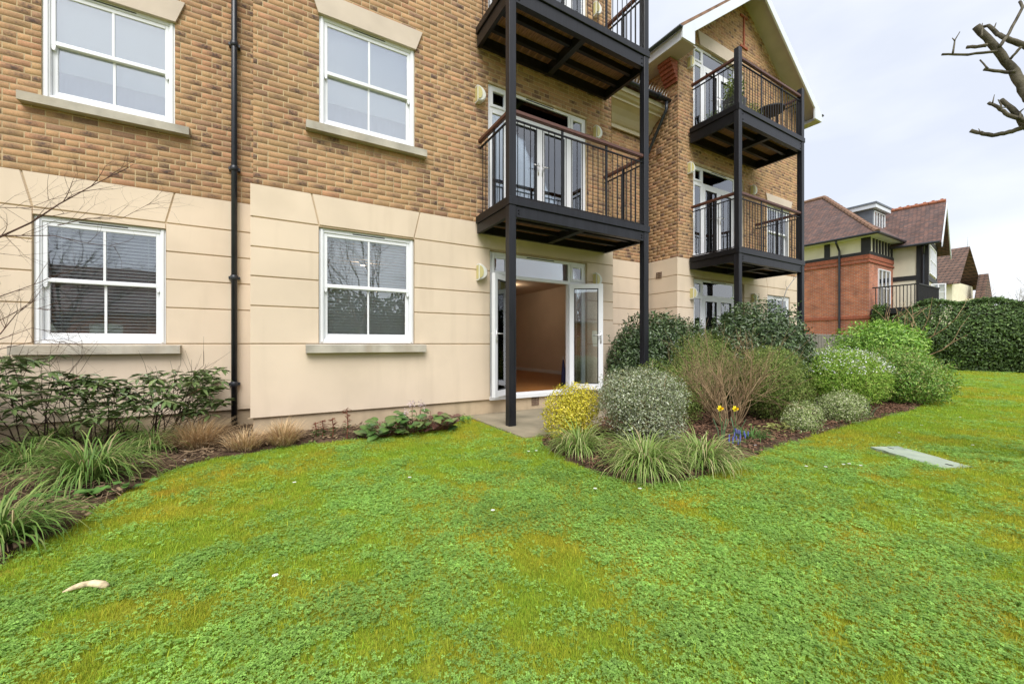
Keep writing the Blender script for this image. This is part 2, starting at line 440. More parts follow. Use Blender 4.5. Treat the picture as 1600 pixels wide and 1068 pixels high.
# ================================================================== THE APARTMENT BUILDING
YM, YL = 5.90, 6.80            # front of the middle bay (and of the gabled wing), and of the recessed walls
XA, XB, XC, XD = -0.27, 5.83, 7.90, 13.45
ZR = 3.18                      # top of the rendered ground storey
ZP = 0.25                      # foot of the render
BR = 0.012                     # brick face lies this far behind the render face
bld = thing('apartment_building', (2.8, 7.5, 0), 'buff brick apartment block with cream rendered ground storey and gabled wing', 'building')

def rect_px(TL, TR, BL, BRt, Y):
    p = [onY(*q, Y) for q in (TL, TR, BL, BRt)]
    return ((p[0].x + p[2].x) / 2, (p[1].x + p[3].x) / 2, (p[2].z + p[3].z) / 2, (p[0].z + p[1].z) / 2)
wgm = rect_px((498.5, 353.8), (647.3, 374.4), (498.5, 536), (647.3, 536.7), YM)
wum = rect_px((500.4, 23), (649, 74.8), (497, 194), (648, 231), YM)
wgl = rect_px((52.5, 336.6), (261, 355.7), (48, 537), (257, 537), YL)
wul = rect_px((68, -15), (277, 20.7), (59, 152), (269, 192), YL)
DZ0, DZ1 = 0.27, 2.74
dgm = (3.05, 5.17, DZ0, DZ1)
dum = (3.02, 5.17, 3.30, 5.55)
dtm = (3.02, 5.17, 6.36, 8.6)
dgw = (8.46, 10.58, DZ0, DZ1)
duw = (8.46, 10.58, 3.25, 5.45)
dtw = (8.46, 10.58, 6.22, 8.32)
wuw = (11.72, 12.94, 3.62, 5.08)
wgw = (11.72, 12.94, 1.0, 2.55)
print('windows', [[round(a, 2) for a in w] for w in (wgm, wum, wgl, wul)])

def cells(a0, a1, z0, z1, openings):
    xs = sorted({a0, a1, *[min(max(v, a0), a1) for o in openings for v in o[:2]]})
    zs = sorted({z0, z1, *[min(max(v, z0), z1) for o in openings for v in o[2:4]]})
    out = []
    for i in range(len(xs) - 1):
        for j in range(len(zs) - 1):
            cx, cz = (xs[i] + xs[i + 1]) / 2, (zs[j] + zs[j + 1]) / 2
            if xs[i + 1] - xs[i] < 1e-6 or zs[j + 1] - zs[j] < 1e-6: continue
            if not any(o[0] < cx < o[1] and o[2] < cz < o[3] for o in openings):
                out.append((xs[i], xs[i + 1], zs[j], zs[j + 1]))
    return out
# a wall face: origin o, along-direction d (unit, plan), outward normal n; a runs along d
class Face:
    def __init__(s, o, d, n, a0, a1, z0, z1, openings=(), top=None):
        s.o, s.d, s.n = Vector(o), Vector(d), Vector(n); s.a0, s.a1, s.z0, s.z1 = a0, a1, z0, z1; s.op = list(openings); s.top = top
    def p(s, a, off, z): q = s.o + s.d * a + s.n * off; return (q.x, q.y, z)
faces = [
    Face((0, YM, 0), (1, 0, 0), (0, -1, 0), XA, XB, ZR, 9.6, [wum, dum, dtm]),
    Face((0, YL, 0), (1, 0, 0), (0, -1, 0), -7.0, XA, ZR, 9.6, [wul]),
    Face((XB, 0, 0), (0, 1, 0), (1, 0, 0), YM, YL, ZR, 9.6),
    Face((0, YL, 0), (1, 0, 0), (0, -1, 0), XB, XC, ZR, 6.3),
    Face((XC, 0, 0), (0, 1, 0), (-1, 0, 0), YM, YL, ZR, 7.75),
    Face((XC, 0, 0), (0, 1, 0), (-1, 0, 0), YL, YL + 5, 6.4, 7.75),
    Face((0, YM, 0), (1, 0, 0), (0, -1, 0), XC, XD, ZR, 10.4, [duw, dtw, wuw], top=lambda a: 7.93 + .745 * (3.175 - abs(a - (XC + XD - .24) / 2)) - .05),
]
bw = MB()
for fc in faces:                                   # mortar backing with the openings cut and their reveals
    for (a0, a1, z0, z1) in cells(fc.a0, fc.a1, fc.z0, fc.z1, fc.op):
        if fc.top:
            n = max(1, int((a1 - a0) / .3))
            for i in range(n):
                b0, b1 = a0 + (a1 - a0) * i / n, a0 + (a1 - a0) * (i + 1) / n
                t0, t1 = min(z1, fc.top(b0)), min(z1, fc.top(b1))
                if max(t0, t1) > z0 + .01:
                    t0, t1 = max(t0, z0), max(t1, z0)
                    bw.add([fc.p(b0, -BR - .0025, z0), fc.p(b1, -BR - .0025, z0), fc.p(b1, -BR - .0025, t1), fc.p(b0, -BR - .0025, t0)], [(0, 1, 2, 3)])
        else:
            bw.add([fc.p(a0, -BR - .0025, z0), fc.p(a1, -BR - .0025, z0), fc.p(a1, -BR - .0025, z1), fc.p(a0, -BR - .0025, z1)], [(0, 1, 2, 3)])
    for (a0, a1, z0, z1) in fc.op:
        for q in (((a0, z0), (a0, z1)), ((a1, z1), (a1, z0)), ((a0, z1), (a1, z1)), ((a1, z0), (a0, z0))):
            (b0, c0), (b1, c1) = q
            bw.add([fc.p(b0, -BR - .0025, c0), fc.p(b1, -BR - .0025, c1), fc.p(b1, -.2, c1), fc.p(b0, -.2, c0)], [(0, 1, 2, 3)])
wall = bw.build('brick_wall', 'mortar', bld)

# bricks: 215 x 65 with 10 mm joints; the 300 that show largest are single parts, the rest one part
def brick_colour():
    r = random.random()
    if r < .58: c = np.array((.445, .268, .142))
    elif r < .74: c = np.array((.43, .235, .132))
    elif r < .90: c = np.array((.405, .256, .132))
    else: c = np.array((.31, .185, .115))
    c = c * random.uniform(.9, 1.1)
    sm = random.random()
    a = 0 if sm < .48 else (random.uniform(.2, .5) if sm < .78 else random.uniform(.55, 1.05))
    return np.array([*c, a])
PITCH, CH, PROUD = .225, .075, .0025
def brick_geo(L, H, u0, sx):
    """verts (along, off, up) of a brick showing PROUD in front of the joints; uv centred on its smoke mark"""
    v = [(0, 0, 0), (L, 0, 0), (L, 0, H), (0, 0, H), (.0015, PROUD, .0015), (L - .0015, PROUD, .0015), (L - .0015, PROUD, H - .0015), (.0015, PROUD, H - .0015)]
    f = [(4, 5, 6, 7), (0, 1, 5, 4), (1, 2, 6, 5), (2, 3, 7, 6), (3, 0, 4, 7)]
    uv = [((a - u0) * sx, (z - H / 2) * 15) for a, _, z in v]
    return v, f, uv
cand = []
for fi, fc in enumerate(faces):
    nrow = int((fc.z1 - fc.z0) / CH)
    for r in range(nrow):
        z0 = fc.z0 + r * CH + .005; z1 = z0 + CH - .010
        blocked = sorted([(o[0], o[1]) for o in fc.op if o[2] < z1 - .004 and o[3] > z0 + .004])
        segs = []; a = fc.a0
        for b0, b1 in blocked:
            if b0 > a: segs.append((a, b0))
            a = max(a, b1)
        if a < fc.a1: segs.append((a, fc.a1))
        k0 = math.floor((fc.a0) / PITCH) - 1
        ph = (.5 if r % 2 else 0) * PITCH + random.choice([0, 0, 0, .25]) * PITCH
        for s0, s1 in segs:
            k = math.floor((s0 - ph) / PITCH)
            while k * PITCH + ph < s1:
                b0, b1 = k * PITCH + ph + .005, (k + 1) * PITCH + ph - .005
                k += 1
                parts = [(b0, b1)] if random.random() > .14 else [(b0, b0 + .1025), (b0 + .1125, b1)]
                for q0, q1 in parts:
                    c0, c1 = max(q0, s0), min(q1, s1)
                    if c1 - c0 < .03: continue
                    if fc.top and (fc.top(c0) < z1 or fc.top(c1) < z1): continue
                    P = Vector(fc.p((c0 + c1) / 2, -BR, (z0 + z1) / 2))
                    v = P - Vector((0, 0, CZ)); dpt = v.x * SN + v.y * CS; px = 800 + F * (v.x * CS - v.y * SN) / max(dpt, .1); py = HY - F * v.z / max(dpt, .1)
                    vis = dpt > .5 and -5 < px < 1605 and -5 < py < 700
                    full = abs((c1 - c0) - .215) < .002
                    cand.append((dpt if vis and full else 99, fi, c0, c1, z0))
cand.sort(key=lambda c: c[0])
nb = 300
variants = []
for i in range(48):
    L, H = .215, .065
    v, f, uv = brick_geo(L, H, random.uniform(.06, .155), random.uniform(7, 10))
    c = brick_colour()
    for fd in ('x',):
        V = [(a, -off, z) for a, off, z in v]
        variants.append(np_mesh('brick', V, f, 'brick', np.tile(c, (8, 1)), uv=[uv[j] for q in f for j in q]))
for c in cand[:nb]:
    fc = faces[c[1]]
    if fc.n.y > -.5: continue
    o = bpy.data.objects.new('brick', random.choice(variants))
    link(o, wall)
    o.location = fc.p(c[2], -BR - .0025, c[4])
V, Fq, C, U = [], [], [], []
for i, c in enumerate(cand):
    fc = faces[c[1]]
    if i < nb and fc.n.y < -.5: continue
    L = c[3] - c[2]
    v, f, uv = brick_geo(L, .065, random.uniform(.3, .7) * L, random.uniform(7, 10))
    b = len(V)
    V += [fc.p(c[2] + a, -BR - .0025 + off, c[4] + z) for a, off, z in v]
    col = brick_colour(); C += [col] * 8
    rev = fc.d.cross(Vector((0, 0, 1))).dot(fc.n) < 0
    for q in f:
        q2 = q[::-1] if rev else q
        Fq.append([j + b for j in q2]); U += [uv[j] for j in q2]
o = np_obj('brick_courses', V, Fq, 'brick', wall, C, uv=U)
o['kind'] = 'stuff'

# ---- rendered ground storey: panels with sunk joints
GZ = [ZP, 1.178, 1.655, 2.027, 2.395, 2.767, ZR]
bk = MB()
def render_face(o, d, n, a0, a1, openings, zs=GZ, keystone=()):
    fc = Face(o, d, n, a0, a1, zs[0], zs[-1], openings)
    for (b0, b1, z0, z1) in cells(a0, a1, zs[0], zs[-1], openings):
        bk.add([fc.p(b0, -.014, z0), fc.p(b1, -.014, z0), fc.p(b1, -.014, z1), fc.p(b0, -.014, z1)], [(0, 1, 2, 3)])
    for (b0, b1, z0, z1) in openings:
        for q in (((b0, z0), (b0, z1)), ((b1, z1), (b1, z0)), ((b0, z1), (b1, z1)), ((b1, z0), (b0, z0))):
            (e0, c0), (e1, c1) = q
            bk.add([fc.p(e0, -.002, c0), fc.p(e1, -.002, c1), fc.p(e1, -.2, c1), fc.p(e0, -.2, c0)], [(0, 1, 2, 3)])
    G = .006
    def panel(poly):
        mb = MB(); m = len(poly)
        cxx, czz = sum(p[0] for p in poly) / m, sum(p[1] for p in poly) / m
        w = max(p[0] for p in poly) - min(p[0] for p in poly); h = max(p[1] for p in poly) - min(p[1] for p in poly)
        inn = [(cxx + (p[0] - cxx) * (1 - .012 / max(w, .05)), czz + (p[1] - czz) * (1 - .012 / max(h, .05))) for p in poly]
        mb.add([fc.p(p[0], -.014, p[1]) for p in poly] + [fc.p(p[0], 0, p[1]) for p in inn],
               [tuple(range(m, 2 * m))] + [(i, (i + 1) % m, (i + 1) % m + m, i + m) for i in range(m)])
        mb.build('render_panel', 'render', bld)
    for r in range(len(zs) - 1):
        z0, z1 = zs[r] + (G if r else 0), zs[r + 1] - (G if r < len(zs) - 2 else 0)
        top = r == len(zs) - 2
        segs = []; a = a0; zm = (z0 + z1) / 2
        blk = sorted([(q[0], q[1], q[2], q[3]) for q in openings if q[2] < z1 - .01 and q[3] > z0 + .01])
        for q in blk:
            if q[0] > a + .01: segs.append((a, q[0], z0, z1))
            if q[3] < z1 - .05: segs.append((q[0], q[1], q[3], z1))
            if q[2] > z0 + .05: segs.append((q[0], q[1], z0, q[2]))
            a = max(a, q[1])
        if a < a1 - .01: segs.append((a, a1, z0, z1))
        if top and keystone:                     # a flat arch of splayed blocks over each window
            ks = [(k0, k1) for k0, k1 in keystone]
            a = a0
            spl = .09
            for k0, k1 in ks:
                panel([(a, z0), (k0 - G, z0), (k0 - spl - G, z1), (a, z1)])
                zt = [q for q in openings if abs(q[0] - k0) < .02][0][3]
                panel([(k0 + G, max(z0, zt)), (k1 - G, max(z0, zt)), (k1 + spl - G, z1), (k0 - spl + G, z1)])
                a = k1 + G
                left = (a, spl)
            xs = a
            dd = [q for q in blk if q[0] > a]
            panel([(xs, z0), (a1, z0), (a1, z1), (xs + spl, z1)])
            continue
        for (b0, b1, c0, c1) in segs:
            panel([(b0, c0), (b1, c0), (b1, c1), (b0, c1)])
render_face((0, YM, 0), (1, 0, 0), (0, -1, 0), XA - .03, XB + .03, [wgm, dgm], keystone=[(wgm[0], wgm[1])])
render_face((0, YL, 0), (1, 0, 0), (0, -1, 0), -7.0, XA - .03, [wgl], keystone=[(wgl[0], wgl[1])])
render_face((XB + .03, 0, 0), (0, 1, 0), (1, 0, 0), YM, YL, [])
render_face((0, YL, 0), (1, 0, 0), (0, -1, 0), XB + .03, XC - .03, [])
render_face((XC - .03, 0, 0), (0, 1, 0), (-1, 0, 0), YM, YL, [])
render_face((0, YM, 0), (1, 0, 0), (0, -1, 0), XC - .03, XD + .03, [dgw, wgw], keystone=[(wgw[0], wgw[1])])
render_face((XA - .03, 0, 0), (0, 1, 0), (-1, 0, 0), YM, YL, [])
bk.build('render_backing', 'plinth', bld)
# tops of the projecting render, the set-back foot, far walls
mb = MB()
for (x0, x1, y) in ((XA - .03, XB + .03, YM), (-7, XA - .03, YL), (XB + .03, XC - .03, YL), (XC - .03, XD + .03, YM)):
    mb.add([(x0, y, ZR), (x1, y, ZR), (x1, y + .03, ZR + .004), (x0, y + .03, ZR + .004)], [(0, 1, 2, 3)])
mb.build('render_ledge', 'render', bld)
mb = MB()
pl = [(-7, YL + .03), (XA, YL + .03), (XA, YM + .03), (XB, YM + .03), (XB, YL + .03), (XC, YL + .03), (XC, YM + .03), (XD, YM + .03), (XD, 15)]
for a, b in zip(pl[:-1], pl[1:]):
    mb.add([(*a, -.3), (*b, -.3), (*b, ZP + .002), (*a, ZP + .002)], [(0, 1, 2, 3)])
for a, b in zip(pl[:-1], pl[1:]):                     # underside of the render's drip edge
    if abs(a[1] - b[1]) < .01:
        mb.add([(a[0] - .06, a[1] - .03, ZP), (b[0] + .06, b[1] - .03, ZP), (b[0] + .06, b[1] + .02, ZP + .001), (a[0] - .06, a[1] + .02, ZP + .001)], [(0, 3, 2, 1)])
mb.build('plinth', 'plinth', bld)
mb = MB()
mb.box(XD - .02, YM + .05, .0, XD + .02, 15, 7.8)
mb.box(-7, 12.9, 0, XD, 13.1, 9.5)
mb.box(-7.1, YL, 0, -7, 13, 9.6)
mb.build('rear_wall', 'render', bld)

# ---- lintels and sills
def lintel(w, Y, h=.28, spl=.09):
    x0, x1, z = w[0], w[1], w[3]
    MB().prism([(x0 - .01, z - .012), (x1 + .01, z - .012), (x1 + spl + .02, z + h), (x0 - spl - .02, z + h)], 1, Y - .022, Y + .12).build('lintel', 'lintel', bld)
def sill(w, Y, parent, e=.16, h=.125, out=.09):
    x0, x1, z = w[0] - e, w[1] + e, w[2]
    mb = MB(); mb.prism([(Y - out, z - h), (Y + .05, z - h), (Y + .05, z - .004), (Y - out + .0, z - .024)], 0, x0, x1)
    mb.build('sill', 'stone', parent)
def frame_rect(mb, x0, x1, z0, z1, y0, y1, w, wt=None, wb=None, c=.005):
    wt = wt or w; wb = wb or w
    mb.cbox(x0, y0, z0, x0 + w, y1, z1, c); mb.cbox(x1 - w, y0, z0, x1, y1, z1, c)
    mb.cbox(x0 + w, y0, z1 - wt, x1 - w, y1, z1, c); mb.cbox(x0 + w, y0, z0, x1 - w, y1, z0 + wb, c)
def pane(x0, x1, z0, z1, y, parent, m='glass'):
    MB().box(x0, y, z0, x1, y + .006, z1).build('pane', m, parent)
def sash_window(w, Y, glass='glass'):
    x0, x1, z0, z1 = w; Yf = Y + .035
    mb = MB(); frame_rect(mb, x0, x1, z0, z1, Yf, Yf + .09, .065, .06, .055)
    mb.cbox(x0 + .022, Yf - .014, z0 + .02, x0 + .05, Yf, z1 - .02, .003); mb.cbox(x1 - .05, Yf - .014, z0 + .02, x1 - .022, Yf, z1 - .02, .003)
    root = mb.build('window', 'upvc', bld)
    zm = (z0 + z1) / 2 + .0
    ix0, ix1 = x0 + .065, x1 - .065; xm = (x0 + x1) / 2
    up = MB(); frame_rect(up, ix0, ix1, zm - .02, z1 - .06, Yf + .012, Yf + .05, .042, .05, .05)
    for hx in (ix0, ix1 - .042): up.prism([(hx, zm - .02), (hx + .042, zm - .02), (hx + .036, zm - .07), (hx + .02, zm - .085), (hx + .006, zm - .07)], 1, Yf + .014, Yf + .045)
    up.build('upper_sash', 'upvc', root)
    lo = MB(); frame_rect(lo, ix0, ix1, z0 + .055, zm + .02, Yf + .052, Yf + .085, .048, .04, .075)
    lo.build('lower_sash', 'upvc', root)
    for (za, zb, yy) in ((zm + .03, z1 - .11, Yf + .016), (z0 + .13, zm - .02, Yf + .056)):
        MB().box(xm - .012, yy, za, xm + .012, yy + .024, zb).build('glazing_bar', 'upvc', root)
        pane(ix0 + .042, xm - .012, za, zb, yy + .008, root, glass); pane(xm + .012, ix1 - .042, za, zb, yy + .008, root, glass)
    MB().box(xm - .22, Yf - .004, z1 - .04, xm + .22, Yf + .004, z1 - .028).build('trickle_vent', 'gasket', root)
    return root
for w, Y, g in ((wgm, YM, 'glass_hi'), (wum, YM, 'glass_up'), (wgl, YL, 'glass_hi'), (wul, YL, 'glass_up'), (wuw, YM, 'glass_hi'), (wgw, YM, 'glass_hi')):
    r = sash_window(w, Y, g)
    sill(w, Y, r)
for w, Y in ((wum, YM), (wul, YL), (wuw, YM)): lintel(w, Y)
lintel((8.7, 10.4, 0, 8.34), YM, .3)

# ---- rooms behind the glass
def room(x0, x1, y0, y1, z0, z1, m='dark_room'):
    mb = MB()
    v = [(x0, y0, z0), (x1, y0, z0), (x1, y1, z0), (x0, y1, z0), (x0, y0, z1), (x1, y0, z1), (x1, y1, z1), (x0, y1, z1)]
    mb.add(v, [(4, 5, 6, 7), (1, 2, 6, 5), (2, 3, 7, 6), (3, 0, 4, 7)])
    r = mb.build('room', m, bld)
    MB().add(v[:4], [(0, 1, 2, 3)]).build('room_floor', 'wood_floor', r)
    # the inner face of the outer wall round the opening
    return r
def inner_wall(x0, x1, z0, z1, y, openings):
    mb = MB()
    for (a0, a1, c0, c1) in cells(x0, x1, z0, z1, openings):
        mb.add([(a0, y, c0), (a1, y, c0), (a1, y, c1), (a0, y, c1)], [(0, 1, 2, 3)])
    mb.build('inner_wall', 'wall_in', bld)
mb = MB(); _pl = [(-.1, YM + .2), (5.65, YM + .2), (5.65, 7.05), (7.1, 7.05), (7.1, 12.6), (-.1, 12.6)]
for (p, q) in zip(_pl[1:], _pl[2:] + _pl[:1]): mb.add([(*p, .30), (*q, .30), (*q, 2.85), (*p, 2.85)], [(0, 1, 2, 3)])
mb.add([(*p, 2.85) for p in _pl], [tuple(range(6))])
_rm = mb.build('room', 'wall_in', bld)
MB().add([(*p, .30) for p in _pl], [tuple(range(6))]).build('room_floor', 'wood_floor', _rm)
sk = MB()
for (p, q) in zip(_pl[2:5], _pl[3:6]): sk.bar((*p, .35), (*q, .35), .03, .1)
sk.build('skirting_board', 'upvc', _rm)
inner_wall(-.1, 5.65, .30, 2.85, YM + .2, [wgm, dgm])
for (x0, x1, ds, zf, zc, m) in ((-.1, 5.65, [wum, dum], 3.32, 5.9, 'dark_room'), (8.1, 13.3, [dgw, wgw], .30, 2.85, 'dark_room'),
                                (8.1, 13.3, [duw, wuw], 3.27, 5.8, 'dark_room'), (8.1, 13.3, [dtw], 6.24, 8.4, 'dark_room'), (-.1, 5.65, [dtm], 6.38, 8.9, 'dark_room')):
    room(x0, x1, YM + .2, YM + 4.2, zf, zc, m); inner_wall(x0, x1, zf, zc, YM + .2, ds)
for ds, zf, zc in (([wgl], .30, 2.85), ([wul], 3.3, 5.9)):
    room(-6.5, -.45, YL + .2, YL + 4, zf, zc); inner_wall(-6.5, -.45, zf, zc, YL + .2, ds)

# ---- french doors
def door_leaf(name, w, h, flip):
    """leaf in its own frame: hinge at x=0, runs to x=w (or -w), y = thickness, z 0..h"""
    s = -1 if flip else 1
    def X(a): return a * s
    def fr(mb, a0, a1, c0, c1, y0, y1):
        x0, x1 = sorted((X(a0), X(a1))); mb.cbox(x0, y0, c0, x1, y1, c1, .005)
    mb = MB(); t = .09
    fr(mb, 0, t, 0, h, -.03, .03); fr(mb, w - t, w, 0, h, -.03, .03)
    fr(mb, t, w - t, h - t, h, -.03, .03); fr(mb, t, w - t, 0, t + .02, -.03, .03)
    o = mb.build(name, 'upvc', bld)
    x0, x1 = sorted((X(t), X(w - t)))
    g = MB().box(x0, -.004, t + .02, x1, .004, h - t).build('pane', 'glass', o)
    gk = MB(); frame_rect(gk, x0, x1, t + .02, h - t, -.0325, .0325, .009, c=.001); gk.build('gasket', 'gasket', o)
    hd = MB(); hx = X(w - t * .5); hz = .98
    for sy in (-1, 1):
        hd.cbox(hx - .014, sy * .03 if sy > 0 else -.042, hz - .11, hx + .014, .042 if sy > 0 else -.03, hz + .11, .004)
        hd.tube([(hx, sy * .04, hz + .04), (hx, sy * .075, hz + .04), (hx - s * .02, sy * .08, hz + .04), (hx - s * .125, sy * .08, hz + .04)], .0095, 8)
        hd.tube([(hx, sy * .04, hz - .06), (hx, sy * .047, hz - .06)], .010, 8)
    hd.build('handle', 'metal', o, True)
    return o
def french_doors(d, Y, opened=False, curtains=True):
    x0, x1, z0, z1 = d; Yf = Y + .05; side = .40; tz = z1 - .40
    mb = MB(); frame_rect(mb, x0, x1, z0, z1, Yf, Yf + .075, .055)
    xa, xb = x0 + side, x1 - side
    for xx in (xa, xb): mb.cbox(xx - .03, Yf, z0 + .055, xx + .03, Yf + .075, z1 - .055, .004)
    for (p, q) in ((x0 + .055, xa - .03), (xa + .03, xb - .03), (xb + .03, x1 - .055)): mb.cbox(p, Yf, tz - .03, q, Yf + .075, tz + .03, .004)
    mb.box(x0 - .01, Yf - .08, z0 - .03, x1 + .01, Yf - .002, z0 + .03)
    fr = mb.build('french_door_frame', 'upvc', bld)
    for (p, q) in ((x0 + .055, xa - .03), (xb + .03, x1 - .055)):
        s = MB(); frame_rect(s, p, q, tz + .03, z1 - .055, Yf - .016, Yf + .04, .05); s.build('vent_sash', 'upvc', fr)
        pane(p + .05, q - .05, tz + .08, z1 - .105, Yf + .01, fr)
        s = MB(); frame_rect(s, p, q, z0 + .055, tz - .03, Yf - .008, Yf + .04, .042); s.build('side_light', 'upvc', fr)
        pane(p + .042, q - .042, z0 + .097, tz - .072, Yf + .01, fr)
    pane(xa + .03, xb - .03, tz + .03, z1 - .055, Yf + .01, fr)
    MB().box((xa + xb) / 2 - .3, Yf - .006, z1 - .034, (xa + xb) / 2 + .3, Yf + .004, z1 - .02).build('trickle_vent', 'gasket', fr)
    lw = (xb - xa - .06) / 2; h = tz - .03 - (z0 + .055)
    for k, (hx, flip) in enumerate(((xa + .03, False), (xb - .03, True))):
        lf = door_leaf('door_leaf', lw, h, flip)
        lf.location = (hx, Yf - .034 if opened else Yf + .02, z0 + .055)
        if opened: lf.rotation_euler = (0, 0, math.radians(-148 if not flip else 146))
    return fr
french_doors(dgm, YM, True)
for d in (dum, dtm, dgw, duw, dtw): french_doors(d, YM)
def curtain(x0, x1, z0, z1, y, label, amp=.018, m='curtain', lam=.11):
    n = max(6, int((x1 - x0) / lam * 8)); v, f = [], []
    for i in range(n + 1):
        x = x0 + (x1 - x0) * i / n; yy = y + amp * math.sin(2 * math.pi * (x - x0) / lam) + amp * .4 * math.sin(5.1 * x)
        v += [(x, yy, z0), (x, yy, z1)]
    for i in range(n): f.append((2 * i, 2 * i + 2, 2 * i + 3, 2 * i + 1))
    return tag(MB().add(v, f).build('curtain', m, None, True), label, 'curtain')
curtain(3.06, 4.0, 3.34, 5.1, YM + .26, 'grey lilac curtain behind the first floor doors, beside the wider brick wall')
curtain(4.28, 5.12, 3.34, 5.1, YM + .27, 'grey lilac curtain behind the first floor doors of the middle bay, next to the recess')
curtain(3.06, 5.12, 6.4, 8.0, YM + .26, 'grey curtain behind the doors above the top balcony of the middle bay')
curtain(8.5, 9.3, 3.3, 5.0, YM + .26, 'pale curtain behind the first floor doors of the gabled wing', m='roller')
curtain(9.8, 10.5, 3.3, 5.0, YM + .27, 'pale curtain half drawn behind the wing doors near its sash window', m='roller')
curtain(8.5, 10.5, 6.3, 8.0, YM + .26, 'white curtain behind the doors under the gable', m='roller', lam=.16)
curtain(8.5, 10.5, .35, 2.6, YM + .27, 'pale curtain behind the ground floor doors of the gabled wing', m='roller', lam=.16)

# ---- blinds
def venetian(w, Y, label, half=.0, tilt=20):
    x0, x1, z0, z1 = w[0] + .07, w[1] - .07, w[2] + .06, w[3] - .06
    y = Y + .16
    t = thing('venetian_blind', ((x0 + x1) / 2, y, z1), label, 'blind')
    MB().box(x0, y - .025, z1 - .04, x1, y + .025, z1).build('head_rail', 'blind', t)
    n = int((z1 - z0 - .06) / .042); a = math.radians(tilt)
    me = None
    for i in range(n):
        z = z1 - .06 - i * .042
        if me is None:
            c, s = math.cos(a) * .025, math.sin(a) * .025
            mb = MB(); mb.add([(x0, -c, -s), (x1, -c, -s), (x1, 0, .003), (x0, 0, .003), (x1, c, s), (x0, c, s)], [(0, 1, 2, 3), (3, 2, 4, 5)])
            me = mb.mesh('slat', M['blind'])
        o = bpy.data.objects.new('slat', me); link(o, t); o.location = (0, y, z)
    for q in (.12, .5, .88):
        xx = x0 + (x1 - x0) * q
        MB().box(xx - .002, y - .028, z0 + .02, xx + .002, y - .026, z1).build('cord', 'blind', t)
    MB().box(x0, y - .018, z1 - .06 - n * .042, x1, y + .018, z1 - .045 - n * .042).build('bottom_rail', 'blind', t)
venetian(wgm, YM, 'white venetian blind behind the ground floor window next to the open doors', tilt=56)
venetian(wgl, YL, 'white venetian blind behind the ground floor window of the recessed wall', tilt=40)
venetian(wgw, YM, 'white venetian blind behind the wing ground floor window', tilt=40)
def roller(w, Y, frac, label, short):
    x0, x1, z0, z1 = w[0] + .07, w[1] - .07, w[2], w[3] - .06
    t = thing('roller_blind', ((x0 + x1) / 2, Y + .17, z1), label, 'blind')
    zb = z0 + (z1 - z0) * frac
    MB().box(x0, Y + .168, zb, x1, Y + .172, z1).build('blind_cloth', 'roller', t)
    MB().cbox(x0, Y + .160, zb - .02, x1, Y + .178, zb, .004).build('bottom_bar', 'blind', t)
    curtain(x0, x1, z0 + .02, zb + .05, Y + .26, 'grey net screen below the ' + short, amp=.004)
roller(wum, YM, .30, 'white roller blind, two thirds down, in the upper window between downpipe and balcony', 'roller blind between downpipe and balcony')
roller(wul, YL, .33, 'white roller blind, two thirds down, in the upper window of the recessed wall', 'roller blind in the recessed brick wall')
roller(wuw, YM, .42, 'white roller blind in the first floor window beside the wing balcony', 'roller blind beside the wing balcony')
for (lx, ly, lab) in ((1.5, 8.6, 'small lit ceiling lamp seen through the window beside the doors'), (5.6, 9.6, 'small lit ceiling lamp deep in the room behind the open doors')):
    o = thing('ceiling_spotlight', (lx, ly, 2.85), lab, 'lamp')
    b = MB(); b.tube([(lx, ly, 2.849), (lx, ly, 2.80)], .05, 12); b.build('lamp_body', 'lightbody', o)
    b = MB(); b.tube([(lx, ly, 2.80), (lx, ly, 2.785), (lx, ly, 2.775)], [.042, .035, .01], 12); b.build('bulb', 'lamp_on', o)
    li = bpy.data.lights.new('bulb_light', 'POINT'); li.energy = 3.2; li.color = (1, .78, .52); li.shadow_soft_size = .05
    lo_ = bpy.data.objects.new('bulb_light', li); link(lo_, o); lo_.location = (lx, ly, 2.72)
o = thing('folded_parasol', (5.02, YM + .55, .3), 'dark blue folded cloth item leaning inside the open doors', 'parasol')
b = MB(); b.tube([(5.00, YM + .52, .31), (5.03, YM + .56, .6), (5.05, YM + .6, .86)], [.055, .045, .012], 10); b.build('folded_cloth', mat('navy_cloth', (.02, .02, .07), .8), o, True)
b = MB(); b.tube([(5.05, YM + .6, .86), (5.055, YM + .61, .93)], .008, 6); b.build('tip', 'metal', o)

# ---- downpipes, gutter, cornice, vents
def downpipe(path, rad, brackets, axis):
    p = MB().tube(path, rad, 14).build('downpipe', 'pipe', bld, True)
    for z in brackets:
        x, y = axis
        MB().tube([(x, y, z - .035), (x, y, z - .03), (x, y, z + .03), (x, y, z + .035)], [rad + .004, rad + .011, rad + .011, rad + .004], 14).build('socket', 'pipe', p, True)
        MB().box(x - rad - .03, y + rad * .2, z - .018, x + rad + .03, y + rad + .06, z + .018).build('bracket', 'pipe', p)
pc = onY(366, 500, YL - .07)
downpipe([(pc.x, pc.y, .05), (pc.x, pc.y, 9.6)], .036, (.62, 2.1, 3.62, 5.35, 7.2), (pc.x, pc.y))
xp, yp = XC - .13, YL - .10
gy, gz = 6.12, 6.86
downpipe([(xp, yp, .1), (xp, yp, 5.72), (xp, yp - .03, 5.80), (xp - .0, gy + .05, 6.55), (xp, gy, 6.63), (xp, gy, gz - .06)], .036, (1.5, 2.95, 4.5, 5.55), (xp, yp))
cn = MB()
